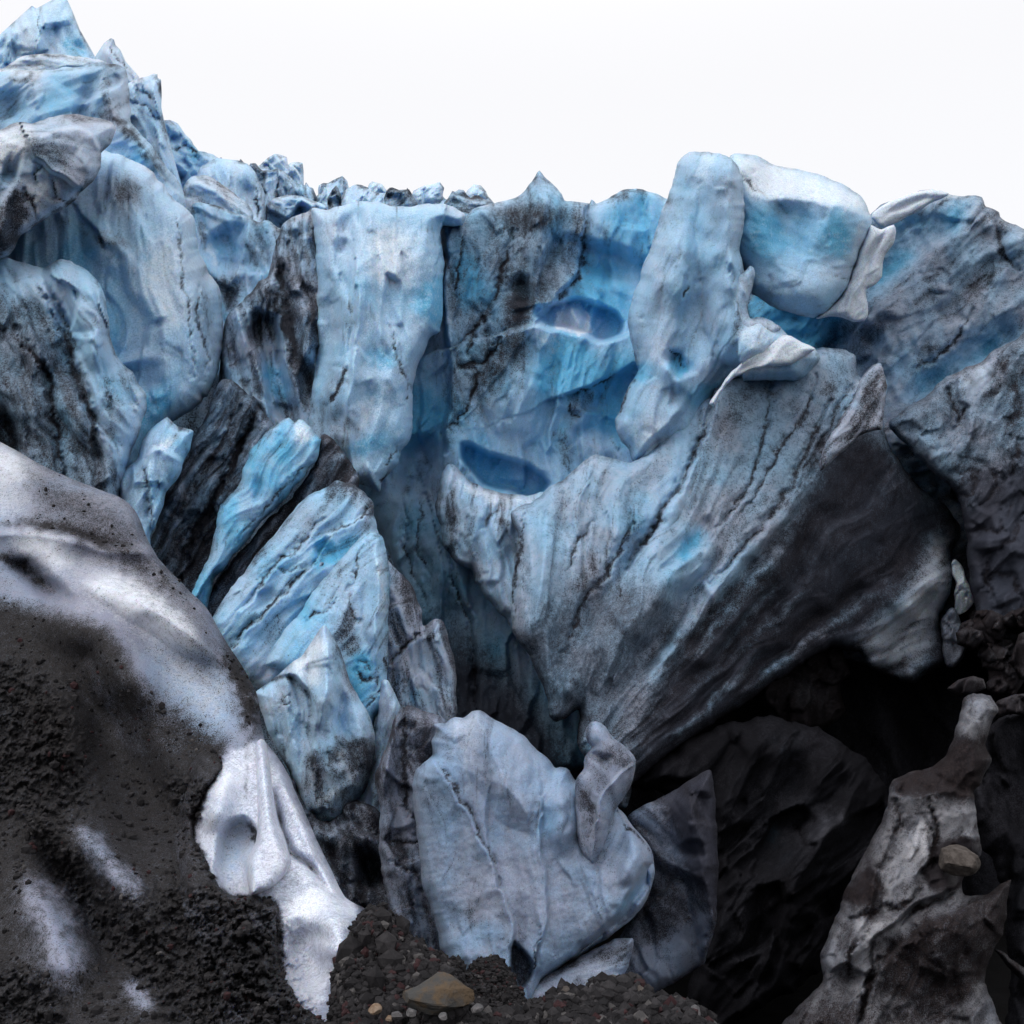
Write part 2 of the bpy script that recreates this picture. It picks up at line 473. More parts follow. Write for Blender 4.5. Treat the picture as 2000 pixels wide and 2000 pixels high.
# ------------------------------------------------------------------ daylight: an even overcast
SUN_EL, SUN_AZ = math.radians(52), math.radians(-50)      # azimuth measured from straight ahead, clockwise; behind-left of the camera
w = bpy.data.worlds.new('World'); SC.world = w; w.use_nodes = True
nt = w.node_tree; nt.nodes.clear()
wo = nt.nodes.new('ShaderNodeOutputWorld')
sky = nt.nodes.new('ShaderNodeTexSky'); sky.sky_type = 'NISHITA'; sky.sun_disc = False
sky.sun_elevation = SUN_EL; sky.sun_rotation = math.radians(180) - SUN_AZ
sky.air_density = 1.0; sky.dust_density = 4.0
bg1 = nt.nodes.new('ShaderNodeBackground'); bg1.inputs[1].default_value = 0.03
nt.links.new(sky.outputs[0], bg1.inputs[0])
# cloud deck: even near the horizon, brighter overhead
tc = nt.nodes.new('ShaderNodeTexCoord'); sx = nt.nodes.new('ShaderNodeSeparateXYZ'); nt.links.new(tc.outputs['Generated'], sx.inputs[0])
up = smooth_n(nt, sx.outputs[2], 0.50, 1.0)
bg2 = nt.nodes.new('ShaderNodeBackground'); bg2.inputs[0].default_value = (1.0, 0.985, 0.98, 1)
nt.links.new(math_n(nt, 'ADD', 0.92, math_n(nt, 'MULTIPLY', up, 0.65)), bg2.inputs[1])
ad = nt.nodes.new('ShaderNodeAddShader'); nt.links.new(bg1.outputs[0], ad.inputs[0]); nt.links.new(bg2.outputs[0], ad.inputs[1])
nt.links.new(ad.outputs[0], wo.inputs[0])
sl = bpy.data.lights.new('sun', 'SUN'); sl.energy = 0.8; sl.angle = math.radians(35); sl.color = (1, 0.98, 0.96)
so = bpy.data.objects.new('sun', sl); SC.collection.objects.link(so)
sd = Vector((math.sin(SUN_AZ) * math.cos(SUN_EL), -math.cos(SUN_AZ) * math.cos(SUN_EL), math.sin(SUN_EL)))
so.rotation_euler = sd.to_track_quat('Z', 'Y').to_euler(); so.location = (-20, -20, 40)
vs_ = SC.view_settings; vs_.view_transform = 'Standard'; vs_.look = 'None'; vs_.exposure = 0.0; vs_.gamma = 1.0
SC.cycles.max_bounces = 8; SC.cycles.diffuse_bounces = 6; SC.cycles.glossy_bounces = 2; SC.cycles.transmission_bounces = 2
SC.cycles.use_denoising = True
SC.cycles.use_adaptive_sampling = True; SC.cycles.adaptive_threshold = 0.02
# ------------------------------------------------------------------ materials of this place
ICE = ice_mat('blue_ice', 1.0)
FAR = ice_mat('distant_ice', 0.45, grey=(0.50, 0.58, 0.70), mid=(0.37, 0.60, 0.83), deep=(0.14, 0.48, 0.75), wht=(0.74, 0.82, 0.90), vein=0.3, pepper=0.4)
MID = ice_mat('middle_ice', 1.4)
NEAR = ice_mat('near_ice', 2.0, grey=(0.285, 0.33, 0.44), mid=(0.23, 0.37, 0.56), wht=(0.47, 0.54, 0.67), vein=0.1)
SNOW = ice_mat('old_snow_ice', 3.0, grey=(0.25, 0.27, 0.36), mid=(0.24, 0.35, 0.52), deep=(0.2, 0.42, 0.66), wht=(0.68, 0.72, 0.81), dirt1=(0.010, 0.0095, 0.010), dirt2=(0.034, 0.031, 0.031), siltc=(0.024, 0.0235, 0.025), vein=0.0, spec=0.5, rough=0.38, pepper=0.9, bump=0.35)
BROWN = ice_mat('silty_ice', 1.8, grey=(0.21, 0.215, 0.24), mid=(0.20, 0.23, 0.29), wht=(0.42, 0.42, 0.45), dirt1=(0.010, 0.008, 0.009), dirt2=(0.034, 0.026, 0.026), siltc=(0.02, 0.017, 0.02), vein=0.3, sss=0.15)
SHADE_GRIT = ice_mat('shade_dark_grit', 1.5, grey=(0.05, 0.05, 0.06), mid=(0.05, 0.055, 0.07), wht=(0.14, 0.14, 0.16), dirt1=(0.004, 0.004, 0.005), dirt2=(0.013, 0.012, 0.014), siltc=(0.008, 0.008, 0.010), vein=0.3, spec=0.12, rough=0.7, sss=0.0)  # grit colour pushed near black to carry the cave's shade
DIRT = dirt_mat('black_gravel', 1.0)
PIT = dirt_mat('shade_dark_ground', 1.0, (0.002, 0.002, 0.0025), (0.005, 0.005, 0.006), (0.006, 0.005, 0.006), (0.008, 0.008, 0.009))  # ground colour darkened likewise, with the shade painted in

BL = {}


def B(key, name, label, cat, outline, z, mat=ICE, parent=None, group=None, kind=None, **kw):
    b = Block(outline, z, **kw); BL[key] = b
    o = build_block(b, name, mat, label, cat, parent, group)
    if kind: o['kind'] = kind
    b.obj = o
    return o


# ------------------------------------------------------------------ ground and the glacier behind
def build_ground():
    xs = np.concatenate([-np.geomspace(2000, 20, 14), np.linspace(-18, 18, 121), np.geomspace(20, 2000, 14)])
    ys = np.concatenate([-np.geomspace(2000, 10, 12), np.linspace(-8, 24, 120), np.geomspace(26, 2500, 16)])
    X, Y = np.meshgrid(xs, ys)
    Z = -6.0 * sstep(3.4, 8.5, Y) + 0.06 * fbm(X / 0.8, Y / 0.8, 5, 4) * (np.abs(X) < 19)
    V = np.stack([X, Y, Z], -1).reshape(-1, 3)
    ny, nx = X.shape
    i = np.arange(ny * nx).reshape(ny, nx)
    F = np.stack([i[:-1, :-1], i[:-1, 1:], i[1:, 1:], i[1:, :-1]], -1).reshape(-1, 4)
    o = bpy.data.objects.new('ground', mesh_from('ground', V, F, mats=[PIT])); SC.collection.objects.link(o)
    o['kind'] = 'structure'


build_ground()
B('glacier', 'glacier', None, None,
  [(-400, 300), (150, 330), (330, 620), (540, 620), (600, 470), (700, 450), (900, 450), (1100, 440), (1300, 440), (1600, 440), (1750, 470), (1950, 500), (2400, 540), (2400, 2300), (-400, 2300)],
  38, mat=FAR, kind='structure', step=12, thick=25, R=200, bulge=0.5, silt=0.3, dirt=0.5, blue=0.5, flute=(90, 2.0, 3, 0.5), jag=8, c=(1000, 1000),
  strokes=[('D', 0.7, 120, [(1100, 1250), (2400, 1150), (2400, 2300), (1000, 2300)])])

# ------------------------------------------------------------------ far skyline, left
B('peak', 'ice_peak', 'tallest pale blue ice peak against the sky, topmost of all', 'ice peak',
  [(-120, 150), (-60, 110), (0, 65), (62, 11), (69, 17), (101, 0), (118, -8), (132, -2), (141, 22), (156, 58), (187, 107), (215, 190), (100, 220), (-120, 220)],
  58, mat=FAR, step=2.5, grad=(0, -12), bulge=2, R=45, thick=8, facet=(2.0, 0.8, 1.5), dirt=-0.1, blue=0.5, white=0.35, flute=(70, 2.2, 2.5, 0.7), scallop=(1.8, 0.25), jag=3, smooth=False, seed=2,
  strokes=[('t', 1.6, 35, [(68, 15), (74, 60), (60, 100), (70, 130)]), ('c', 0.4, 3, [(69, 17), (74, 60), (58, 95)]), ('t', 1.2, 25, [(132, 0), (148, 50), (180, 105)]),
           ('d', 0.4, 5, [(132, 0), (141, 22), (156, 58), (187, 107)]), ('d', 0.35, 4, [(0, 66), (62, 12), (100, 1)]), ('b', 0.5, 22, [(110, 92), (180, 95)]), ('d', 0.3, 5, [(0, 105), (60, 100), (140, 110), (190, 112)])])
B('spire', 'ice_spire', 'slim pale ice spire right below the tallest peak', 'ice spire',
  [(178, 122), (190, 105), (203, 83), (216, 72), (222, 76), (225, 87), (236, 98), (246, 120), (272, 150), (300, 240), (180, 240)],
  52, mat=FAR, step=2.5, grad=(0, -12), bulge=1.5, R=30, thick=5, facet=(1.4,0.6,2), dirt=-0.05, blue=0.4, white=0.2, flute=(60, 1.5, 3, 0.6), jag=2, smooth=False, seed=3,
  strokes=[('t', 1.0, 25, [(216, 72), (212, 100), (225, 130), (260, 170)]), ('c', 0.3, 3, [(203, 90), (215, 95), (235, 120), (262, 150)])])
B('crag', 'ice_crag', 'jagged blue ice crag with a notched tip beside the slim spire', 'ice crag',
  [(238, 178), (250, 163), (275, 150), (285, 148), (300, 143), (306, 145), (307, 152), (314, 156), (316, 181), (315, 210), (321, 232), (340, 300), (362, 390), (280, 390), (240, 240)],
  44, mat=FAR, step=2.5, grad=(0, -10), bulge=1.5, R=30, thick=5, facet=(1.2, 0.6, 2), dirt=0.05, blue=0.45, flute=(65, 0.9, 3, 0.5), jag=3, smooth=False, seed=4, streak=0.5,
  strokes=[('t', 1.0, 22, [(306, 147), (300, 190), (310, 240)]), ('c', 0.3, 3, [(255, 175), (285, 180), (300, 200)]), ('c', 0.3, 3, [(250, 200), (280, 205), (305, 235)]), ('d', 0.5, 4, [(314, 156), (316, 190), (316, 225)])])
B('lumps', 'ice_ridge', 'lumpy turquoise ice ridge descending behind the large left serac', 'ice ridge',
  [(300, 235), (320, 232), (333, 233), (342, 239), (352, 250), (362, 264), (372, 270), (381, 280), (388, 292), (400, 296), (420, 305), (432, 322), (430, 430), (310, 430)],
  48, mat=FAR, step=2.5, grad=(0, -10), bulge=1.5, R=30, thick=5, facet=(1.4, 0.7, 1.2), dirt=0.0, blue=0.55, white=0.15, flute=(60, 1.2, 2, 0.5), scallop=(0.9, 0.5), jag=4, seed=5,
  strokes=[('c', 0.4, 4, [(320, 285), (340, 290), (375, 292), (390, 315)]), ('g', 0.8, 14, [(350, 330), (360, 380)]), ('d', 0.5, 5, [(365, 298), (385, 300), (392, 318)]), ('b', 0.5, 12, [(358, 280), (395, 312)])])
B('shelf', 'ice_shelf', 'snowy shelf of layered ice under the tallest peak', 'ice shelf',
  [(-120, 140), (0, 135), (30, 118), (50, 108), (80, 105), (120, 106), (178, 114), (205, 124), (190, 170), (-120, 190)],
  40, mat=FAR, step=2.5, bulge=1.0, R=20, thick=5, dirt=0.08, blue=0.25, white=0.45, flute=(5, 0.6, 4, 0.35), jag=2, seed=6,
  strokes=[('d', 0.35, 4, [(10, 128), (60, 112), (110, 112), (150, 122)]), ('d', 0.3, 3, [(60, 122), (95, 118), (115, 130)])])

# ------------------------------------------------------------------ the large left serac
B('shoulder', 'ice_shoulder', 'broad upper ice shoulder with a dark dirt band down its right edge', 'ice shoulder',
  [(-100, 152), (0, 143), (40, 139), (109, 136), (130, 131), (152, 130), (175, 126), (203, 121), (218, 124), (232, 127), (243, 134), (247, 146), (250, 159), (252, 180), (254, 203), (257, 235), (275, 262), (297, 290), (313, 310), (326, 326), (348, 355), (365, 400), (330, 480), (100, 480), (-100, 420)],
  31, step=3, grad=(0, -6), bulge=1.4, R=50, thick=5, facet=(1.4, 0.3, 1.6), dirt=0.02, blue=0.5, white=0.12, flute=(-35, 1.2, 3, 0.35), jag=3, seed=7, c=(150, 250),
  strokes=[('p', -1.6, 5, 60, [(204, 122), (210, 190), (240, 250), (300, 320)][::-1]), ('t', 0.5, 40, [(204, 122), (208, 190), (240, 250), (300, 320), (345, 365)]),
           ('d', 0.85, 13, [(165, 228), (200, 222), (228, 228), (252, 265), (290, 310), (340, 360)]), ('d', 0.6, 9, [(208, 140), (208, 190), (222, 220)]), ('d', 0.5, 8, [(140, 138), (205, 126), (240, 132)]),
           ('d', 0.5, 8, [(0, 152), (50, 158), (100, 145)]), ('D', 0.2, 25, [(-20, 170), (35, 175), (45, 200), (30, 225), (-20, 215)]), ('g', 0.5, 34, [(5, 170), (30, 240)]), ('g', 0.6, 40, [(140, 205), (190, 215)]),  # shade line and shaded recess painted in with the dirt strokes
           ('w', 0.5, 20, [(0, 145), (60, 140), (105, 138)]), ('b', 0.3, 40, [(70, 200), (160, 170)])])
B('column', 'ice_serac', 'huge rounded blue serac with fluted right side filling the upper left', 'serac',
  [(-100, 470), (-100, 300), (60, 260), (150, 250), (190, 288), (222, 300), (260, 312), (292, 332), (322, 364), (345, 392), (375, 420), (387, 464), (388, 490), (400, 515), (415, 545), (427, 562), (433, 585), (436, 609), (434, 650), (431, 690), (426, 730), (420, 742), (404, 774), (398, 775), (396, 786), (371, 803), (350, 815), (320, 840), (290, 880), (250, 960), (180, 1000), (-100, 1000)],
  25.5, step=3, grad=(0, -5), bulge=2.0, R=120, thick=5, facet=(1.2,0.15,2.5), wisp=0.3, dirt=-0.08, blue=0.5, white=0.28, flute=(86, 0.9, 5, 0.16), jag=4, seed=8, c=(250, 550), streak=0.15,
  strokes=[('D', 0.75, 32, [(205, 355), (235, 345), (275, 360), (280, 400), (250, 410), (215, 395)]), ('D', 0.5, 18, [(190, 462), (225, 455), (245, 470), (225, 480), (200, 478)]),
           ('d', 0.35, 18, [(80, 430), (150, 445), (230, 480)]), ('s', 0.4, 18, 80, [(279, 665), (284, 625), (268, 590), (250, 572), (239, 536), (230, 505), (210, 480)]),
           ('g', 0.25, 16, [(302, 618), (312, 642)]), ('c', 0.2, 5, [(342, 390), (350, 470), (362, 560), (372, 660), (380, 740)]), ('p', -1.0, 5, 50, [(385, 780), (372, 680), (362, 560), (350, 470), (342, 390)]),
           ('c', 0.25, 7, [(388, 560), (385, 620), (400, 680), (398, 745)]), ('D', 0.35, 12, [(388, 520), (410, 560), (425, 640), (415, 720), (395, 640)]), ('d', 0.5, 10, [(300, 320), (335, 362), (345, 400)]),
           ('w', 0.35, 45, [(310, 420), (320, 560), (330, 680)]), ('g', 0.5, 45, [(255, 700), (275, 780)]), ('b', 0.4, 60, [(100, 470), (200, 520)]), ('b', 0.4, 50, [(280, 760), (340, 800)]), ('r', 0.4, 60, [(210, 310), (250, 320)]), ('B', 0.25, 60, [(20, 480), (200, 500), (260, 600), (270, 720), (330, 790), (250, 900), (120, 700)]), ('r', 0.4, 30, [(150, 440), (220, 500), (245, 560)])])
B('lump', 'ice_boss', 'whitish rounded overhanging ice boss with a cracked underside at the left edge', 'ice boss',
  [(-100, 260), (0, 254), (18, 244), (33, 239), (50, 239), (65, 241), (90, 232), (120, 225), (145, 224), (165, 226), (188, 230), (205, 233), (221, 240), (226, 252), (220, 268), (214, 283), (205, 292), (197, 298), (198, 312), (197, 326), (190, 340), (181, 355), (170, 364), (156, 377), (152, 388), (140, 398), (123, 409), (100, 422), (72, 438), (55, 450), (40, 460), (34, 472), (29, 485), (15, 500), (0, 508), (-100, 560)],
  22, step=3, grad=(2, -3), bulge=1.1, R=50, thick=3, facet=(0.9, 0.1, 1.5), dirt=0.18, blue=0.15, white=0.2, flute=(20, 1.0, 2, 0.15), jag=2, seed=9, c=(80, 350),
  strokes=[('s', 1.0, 8, 110, [(156, 377), (145, 373), (120, 348), (87, 320), (69, 315), (58, 300), (47, 268)]), ('s', 0.5, 8, 60, [(198, 298), (185, 262), (160, 250), (120, 254), (80, 262)][::-1]),
           ('c', 0.1, 4, [(88, 322), (74, 335), (72, 358)]), ('c', 0.1, 5, [(108, 342), (107, 365), (103, 388)]), ('c', 0.08, 3, [(103, 385), (120, 395), (140, 396)]),
           ('W', 0.6, 18, [(-20, 260), (40, 244), (62, 255), (50, 300), (35, 330), (-20, 320)]), ('D', 0.5, 22, [(55, 265), (80, 275), (130, 290), (140, 330), (100, 320), (60, 300)]), ('d', 0.4, 9, [(90, 238), (160, 232), (220, 245)]),
           ('D', 0.75, 10, [(-20, 500), (-10, 430), (12, 395), (30, 372), (48, 380), (52, 420), (40, 462), (0, 510)]), ('r', 0.4, 12, [(-5, 490), (12, 400), (32, 375)]), ('c', 0.2, 7, [(48, 372), (62, 400), (75, 425)]),
           ('d', 0.45, 4, [(198, 300), (198, 326), (181, 357), (156, 380), (120, 412), (72, 440), (30, 485)]), ('W', 0.35, 12, [(60, 360), (90, 350), (100, 400), (80, 430), (65, 410)]), ('g', 0.4, 25, [(0, 330), (40, 345)]), ('b', 0.3, 25, [(0, 330), (30, 360)])])
B('lobe', 'dirty_ice', 'dirty lower left ice foot with smooth blue tongues above black rifts', 'ice foot',
  [(-100, 520), (0, 503), (15, 502), (60, 518), (90, 520), (110, 508), (135, 510), (165, 525), (190, 545), (205, 580), (212, 620), (214, 655), (225, 690), (235, 705), (262, 730), (275, 755), (287, 770), (285, 800), (270, 850), (255, 890), (245, 920), (235, 960), (225, 1000), (150, 1050), (-100, 1050)],
  21, step=3, grad=(1, -5), bulge=1.3, R=70, thick=3, silt=0.15, facet=(0.6, 0.2, 2.5), dirt=0.0, blue=0.5, white=0.12, flute=(66, 0.6, 4, 0.3), jag=3, seed=10, c=(100, 750), streak=0.35,
  strokes=[('D', 0.42, 20, [(-50, 565), (40, 580), (95, 610), (125, 670), (150, 735), (165, 800), (200, 860), (240, 960), (230, 1050), (-50, 1050)]),
           ('c', 0.6, 12, [(98, 590), (125, 660), (150, 735), (172, 800), (190, 890)]), ('c', 0.4, 9, [(30, 640), (85, 725), (108, 820), (125, 930)]), ('c', 0.3, 8, [(115, 600), (130, 640), (150, 690)]),
           ('D', 0.45, 10, [(205, 745), (235, 730), (250, 775), (235, 830), (215, 860), (200, 800)]), ('d', 0.7, 22, [(0, 780), (15, 850), (40, 910)]), ('g', 0.8, 25, [(0, 780), (15, 860), (40, 920)]),
           ('s', 0.5, 8, 50, [(92, 555), (110, 600), (135, 636), (150, 600), (150, 575), (120, 550)]), ('s', 0.6, 14, 60, [(275, 755), (245, 715), (225, 690), (214, 655)]), ('r', 0.5, 28, [(40, 620), (70, 680), (95, 740)]), ('r', 0.4, 25, [(10, 720), (60, 790), (80, 860)]),
           ('r', 0.4, 24, [(130, 740), (150, 830), (165, 900)]), ('w', 0.3, 16, [(20, 720), (50, 770), (70, 830)]), ('w', 0.25, 16, [(100, 690), (130, 760), (150, 830)]), ('w', 0.4, 14, [(270, 740), (275, 790), (258, 870)]), ('r', 0.6, 30, [(140, 515), (185, 590), (195, 680), (215, 740)]), ('M', 0.4, 24, [(-50, 570), (40, 590), (95, 620), (125, 680), (150, 745), (165, 800), (200, 870), (240, 960), (230, 1050), (-50, 1050)])])

# ------------------------------------------------------------------ distance between the left serac and the wall
B('dome', 'ice_dome', 'pale blue ice dome with vertical flutes below the skyline ridge', 'ice dome',
  [(384, 340), (390, 328), (402, 319), (412, 312), (424, 308), (440, 309), (456, 312), (470, 314), (482, 319), (490, 325), (496, 333), (505, 352), (514, 373), (517, 385), (518, 399), (519, 440), (518, 520), (400, 520), (384, 420)],
  43, mat=FAR, step=2.5, grad=(0, -8), bulge=2, R=50, thick=4, facet=(1.3, 0.3, 2.0), dirt=-0.05, blue=0.45, white=0.2, flute=(80, 0.8, 4, 0.35), jag=2, seed=12,
  strokes=[('d', 0.5, 4, [(450, 312), (485, 322), (495, 335)]), ('c', 0.3, 4, [(500, 360), (502, 400), (508, 440)]), ('g', 0.5, 15, [(470, 340), (490, 400), (495, 440)])])
B('saddle', 'ice_hump', 'grey speckled ice hump lying in front of the pale dome', 'ice hump',
  [(355, 380), (359, 362), (368, 350), (380, 344), (395, 342), (409, 344), (422, 352), (435, 362), (460, 380), (482, 395), (490, 405), (496, 417), (493, 430), (480, 480), (400, 520), (345, 480)],
  39, mat=FAR, step=2.5, grad=(0, -8), bulge=1.6, R=40, thick=4, facet=(1.2,.25,1.5), dirt=0.1, blue=0.3, white=0.1, flute=(35, 0.8, 3, 0.35), jag=2, seed=13,
  strokes=[('s', 0.6, 8, 40, [(360, 365), (385, 352), (420, 365), (470, 405), (490, 425)]), ('d', 0.3, 6, [(365, 360), (385, 350), (420, 365), (470, 405)])])
B('bowl', 'ice_bowl', 'scooped blue ice bowl with a dirty right rim left of the dirty column', 'ice bowl',
  [(375, 400), (390, 396), (417, 400), (435, 406), (453, 413), (470, 418), (486, 424), (504, 433), (525, 431), (547, 446), (560, 458), (575, 500), (575, 600), (550, 740), (420, 740), (360, 600), (365, 480)],
  35, step=2.5, grad=(0, -8), bulge=1.0, R=25, thick=4, facet=(1.2,.25,1.5), dirt=0.02, blue=0.55, flute=(75, 0.8, 3, 0.25), jag=2, seed=14,
  strokes=[('g', 1.2, 40, [(430, 440), (450, 490), (440, 540)]), ('D', 0.35, 14, [(486, 428), (525, 434), (545, 450), (530, 510), (490, 530), (480, 480)]), ('t', 0.8, 22, [(486, 424), (480, 480), (455, 540), (440, 580)]),
           ('D', 0.5, 8, [(384, 430), (400, 440), (405, 490), (395, 480)]), ('D', 0.6, 10, [(420, 545), (450, 540), (470, 575), (455, 620), (430, 580)]), ('w', 0.5, 8, [(407, 460), (415, 500), (430, 540)]), ('d', 0.6, 4, [(384, 398), (420, 402), (486, 426)])])
sky_bits = [
 ([(507, 335), (507, 322), (522, 308), (536, 299), (548, 303), (560, 308), (562, 322), (566, 318), (580, 316), (591, 317), (594, 333), (592, 359), (595, 400), (510, 400)], 58, 0.0, 'pale translucent double ice block highest on the middle skyline'),
 ([(487, 325), (489, 320), (500, 318), (512, 334), (530, 332), (543, 328), (555, 333), (567, 345), (580, 358), (596, 360), (612, 366), (620, 390), (620, 440), (515, 440), (505, 370)], 52, 0.4, 'black edged ice rubble beneath the pale double block'),
 ([(620, 368), (622, 361), (631, 357), (640, 357), (655, 350), (669, 345), (678, 354), (681, 372), (672, 420), (622, 420)], 57, 0.08, 'small whitish ice tooth with a dark left knob on the skyline'),
 ([(665, 385), (672, 372), (687, 363), (696, 361), (705, 362), (718, 368), (730, 376), (756, 377), (775, 380), (790, 420), (668, 420)], 52, 0.12, 'low rounded bluish skyline hummock with a thin dark rim'),
 ([(715, 370), (720, 358), (725, 353), (735, 355), (745, 360), (756, 372), (760, 400), (718, 400)], 58, 0.0, 'tiny white ice tooth behind the low hummock'),
 ([(750, 385), (756, 372), (762, 368), (768, 367), (780, 371), (799, 370), (806, 380), (816, 398), (800, 420), (755, 420)], 49, 0.6, 'blackish crumpled ice lump left of the tilted pale slab'),
 ([(804, 378), (808, 372), (828, 362), (845, 358), (859, 354), (868, 367), (867, 380), (866, 391), (850, 410), (815, 410)], 53, 0.03, 'tilted pale ice slab on the skyline between two black lumps'),
 ([(866, 396), (872, 388), (881, 374), (888, 376), (896, 371), (906, 370), (914, 380), (922, 387), (928, 382), (936, 382), (946, 390), (959, 396), (975, 402), (960, 440), (870, 440)], 48, 0.62, 'black ragged ice lump left of the pointed wall spike'),
 ([(910, 378), (915, 369), (926, 360), (941, 361), (948, 370), (952, 380), (965, 400), (915, 410)], 58, 0.0, 'faint white ice tooth behind the ragged black lump'),
 ([(518, 402), (530, 388), (560, 380), (590, 383), (610, 392), (640, 402), (645, 470), (518, 480)], 44, 0.22, 'pale topped dirty ice hump in front of the rubble'),
]
for i, (ol, z, dr, lab) in enumerate(sky_bits):
    B('bit%d' % i, 'ice_chunk', lab, 'ice chunk', ol, z, mat=FAR, step=2.0, grad=(0, -8), bulge=1.2, R=20, thick=3, dirt=dr * 0.8 - 0.05, blue=0.5, white=0.45 - dr, wisp=0.1, flute=(60 + 17 * i, 0.8, 3, 0.5), scallop=(0.8, 0.15), facet=(1.2, 0.8, 1.5),
      jag=2.5, smooth=False, seed=20 + i, streak=0.4, group='broken ice chunks along the skyline', strokes=[('d', 0.35, 3, ol[1:8])])

rr = np.random.RandomState(41)
for i in range(22):                                        # the skyline steps down in small spikes
    t_ = (i + rr.uniform(0.1, 0.9)) / 22; cu = 318 + t_ * 650; top = float(np.interp(cu, [318, 390, 480, 520, 600, 700, 800, 900, 970], [238, 296, 322, 330, 358, 368, 376, 386, 398])) + rr.uniform(-6, 10)
    w_ = rr.uniform(10, 20); k_ = rr.uniform(-0.5, 0.5)
    B('spk%d' % i, 'ice_spike', 'small pale blue ice spike on the far skyline between the left serac and the wall', 'ice spike', [(cu - w_, top + 60), (cu - w_ * rr.uniform(0.8, 1.1), top + rr.uniform(14, 24)), (cu - w_ * 0.4, top + rr.uniform(3, 10)), (cu + k_ * w_ * 0.5, top - rr.uniform(0, 8)), (cu + w_ * 0.6, top + rr.uniform(4, 12)), (cu + w_, top + rr.uniform(14, 26)), (cu + w_, top + 60)],
      rr.uniform(52, 60), mat=FAR, step=2.0, smooth=False, grad=(0, -8), bulge=1.2, R=12, thick=2, dirt=rr.choice([-0.1, 0.0, 0.15, 0.4]), blue=0.5, white=0.3, wisp=0.1, facet=(1.0, 0.8, 1.6), flute=(rr.uniform(50, 120), 0.8, 3, 0.3), jag=2, seed=300 + i, group='small ice spikes along the far skyline')

# ------------------------------------------------------------------ the wall
B('dirtycol', 'ice_column', 'dirty grey ice column with a black hollow left of the blue buttress', 'ice column',
  [(547, 447), (556, 437), (565, 430), (580, 422), (598, 416), (610, 405), (622, 408), (641, 410), (660, 440), (660, 520), (655, 600), (645, 680), (635, 760), (620, 840), (595, 880), (540, 860), (500, 840), (430, 830), (425, 760), (430, 700), (436, 640), (446, 616), (471, 590), (500, 555), (520, 540), (530, 510), (535, 480)],
  26, step=3, grad=(-4, -5), bulge=1.0, R=45, thick=4, silt=0.2, facet=(0.6, 0.25, 2.5), dirt=0.3, blue=0.32, flute=(80, 0.7, 4, 0.35), jag=4, seed=31, streak=0.6, c=(550, 640),
  strokes=[('c', 0.8, 20, [(550, 530), (545, 570), (560, 640), (580, 710)]), ('D', 0.5, 14, [(537, 510), (560, 505), (580, 560), (600, 640), (590, 720), (560, 670), (540, 590)]), ('r', 0.5, 16, [(575, 560), (598, 620), (600, 690), (585, 740)]),
           ('A', -1.2, 14, [(492, 640), (510, 615), (535, 620), (545, 660), (560, 720), (578, 800), (572, 830), (545, 800), (520, 740), (505, 690)]), ('D', 0.3, 10, [(490, 645), (505, 615), (530, 615), (540, 660), (515, 675)]), ('b', 0.7, 22, [(520, 690), (545, 760), (565, 810)]),
           ('r', 0.3, 16, [(500, 660), (520, 740), (540, 800)]), ('d', 0.5, 14, [(440, 770), (490, 745), (520, 780)]), ('d', 0.5, 8, [(604, 420), (600, 500), (612, 600), (618, 700), (600, 800)]), ('g', 0.5, 14, [(612, 600), (612, 700), (595, 820)]),
           ('w', 0.3, 20, [(580, 460), (605, 520), (612, 600)]), ('s', 0.6, 8, 40, [(520, 860), (528, 800), (505, 700), (480, 640)][::-1])])
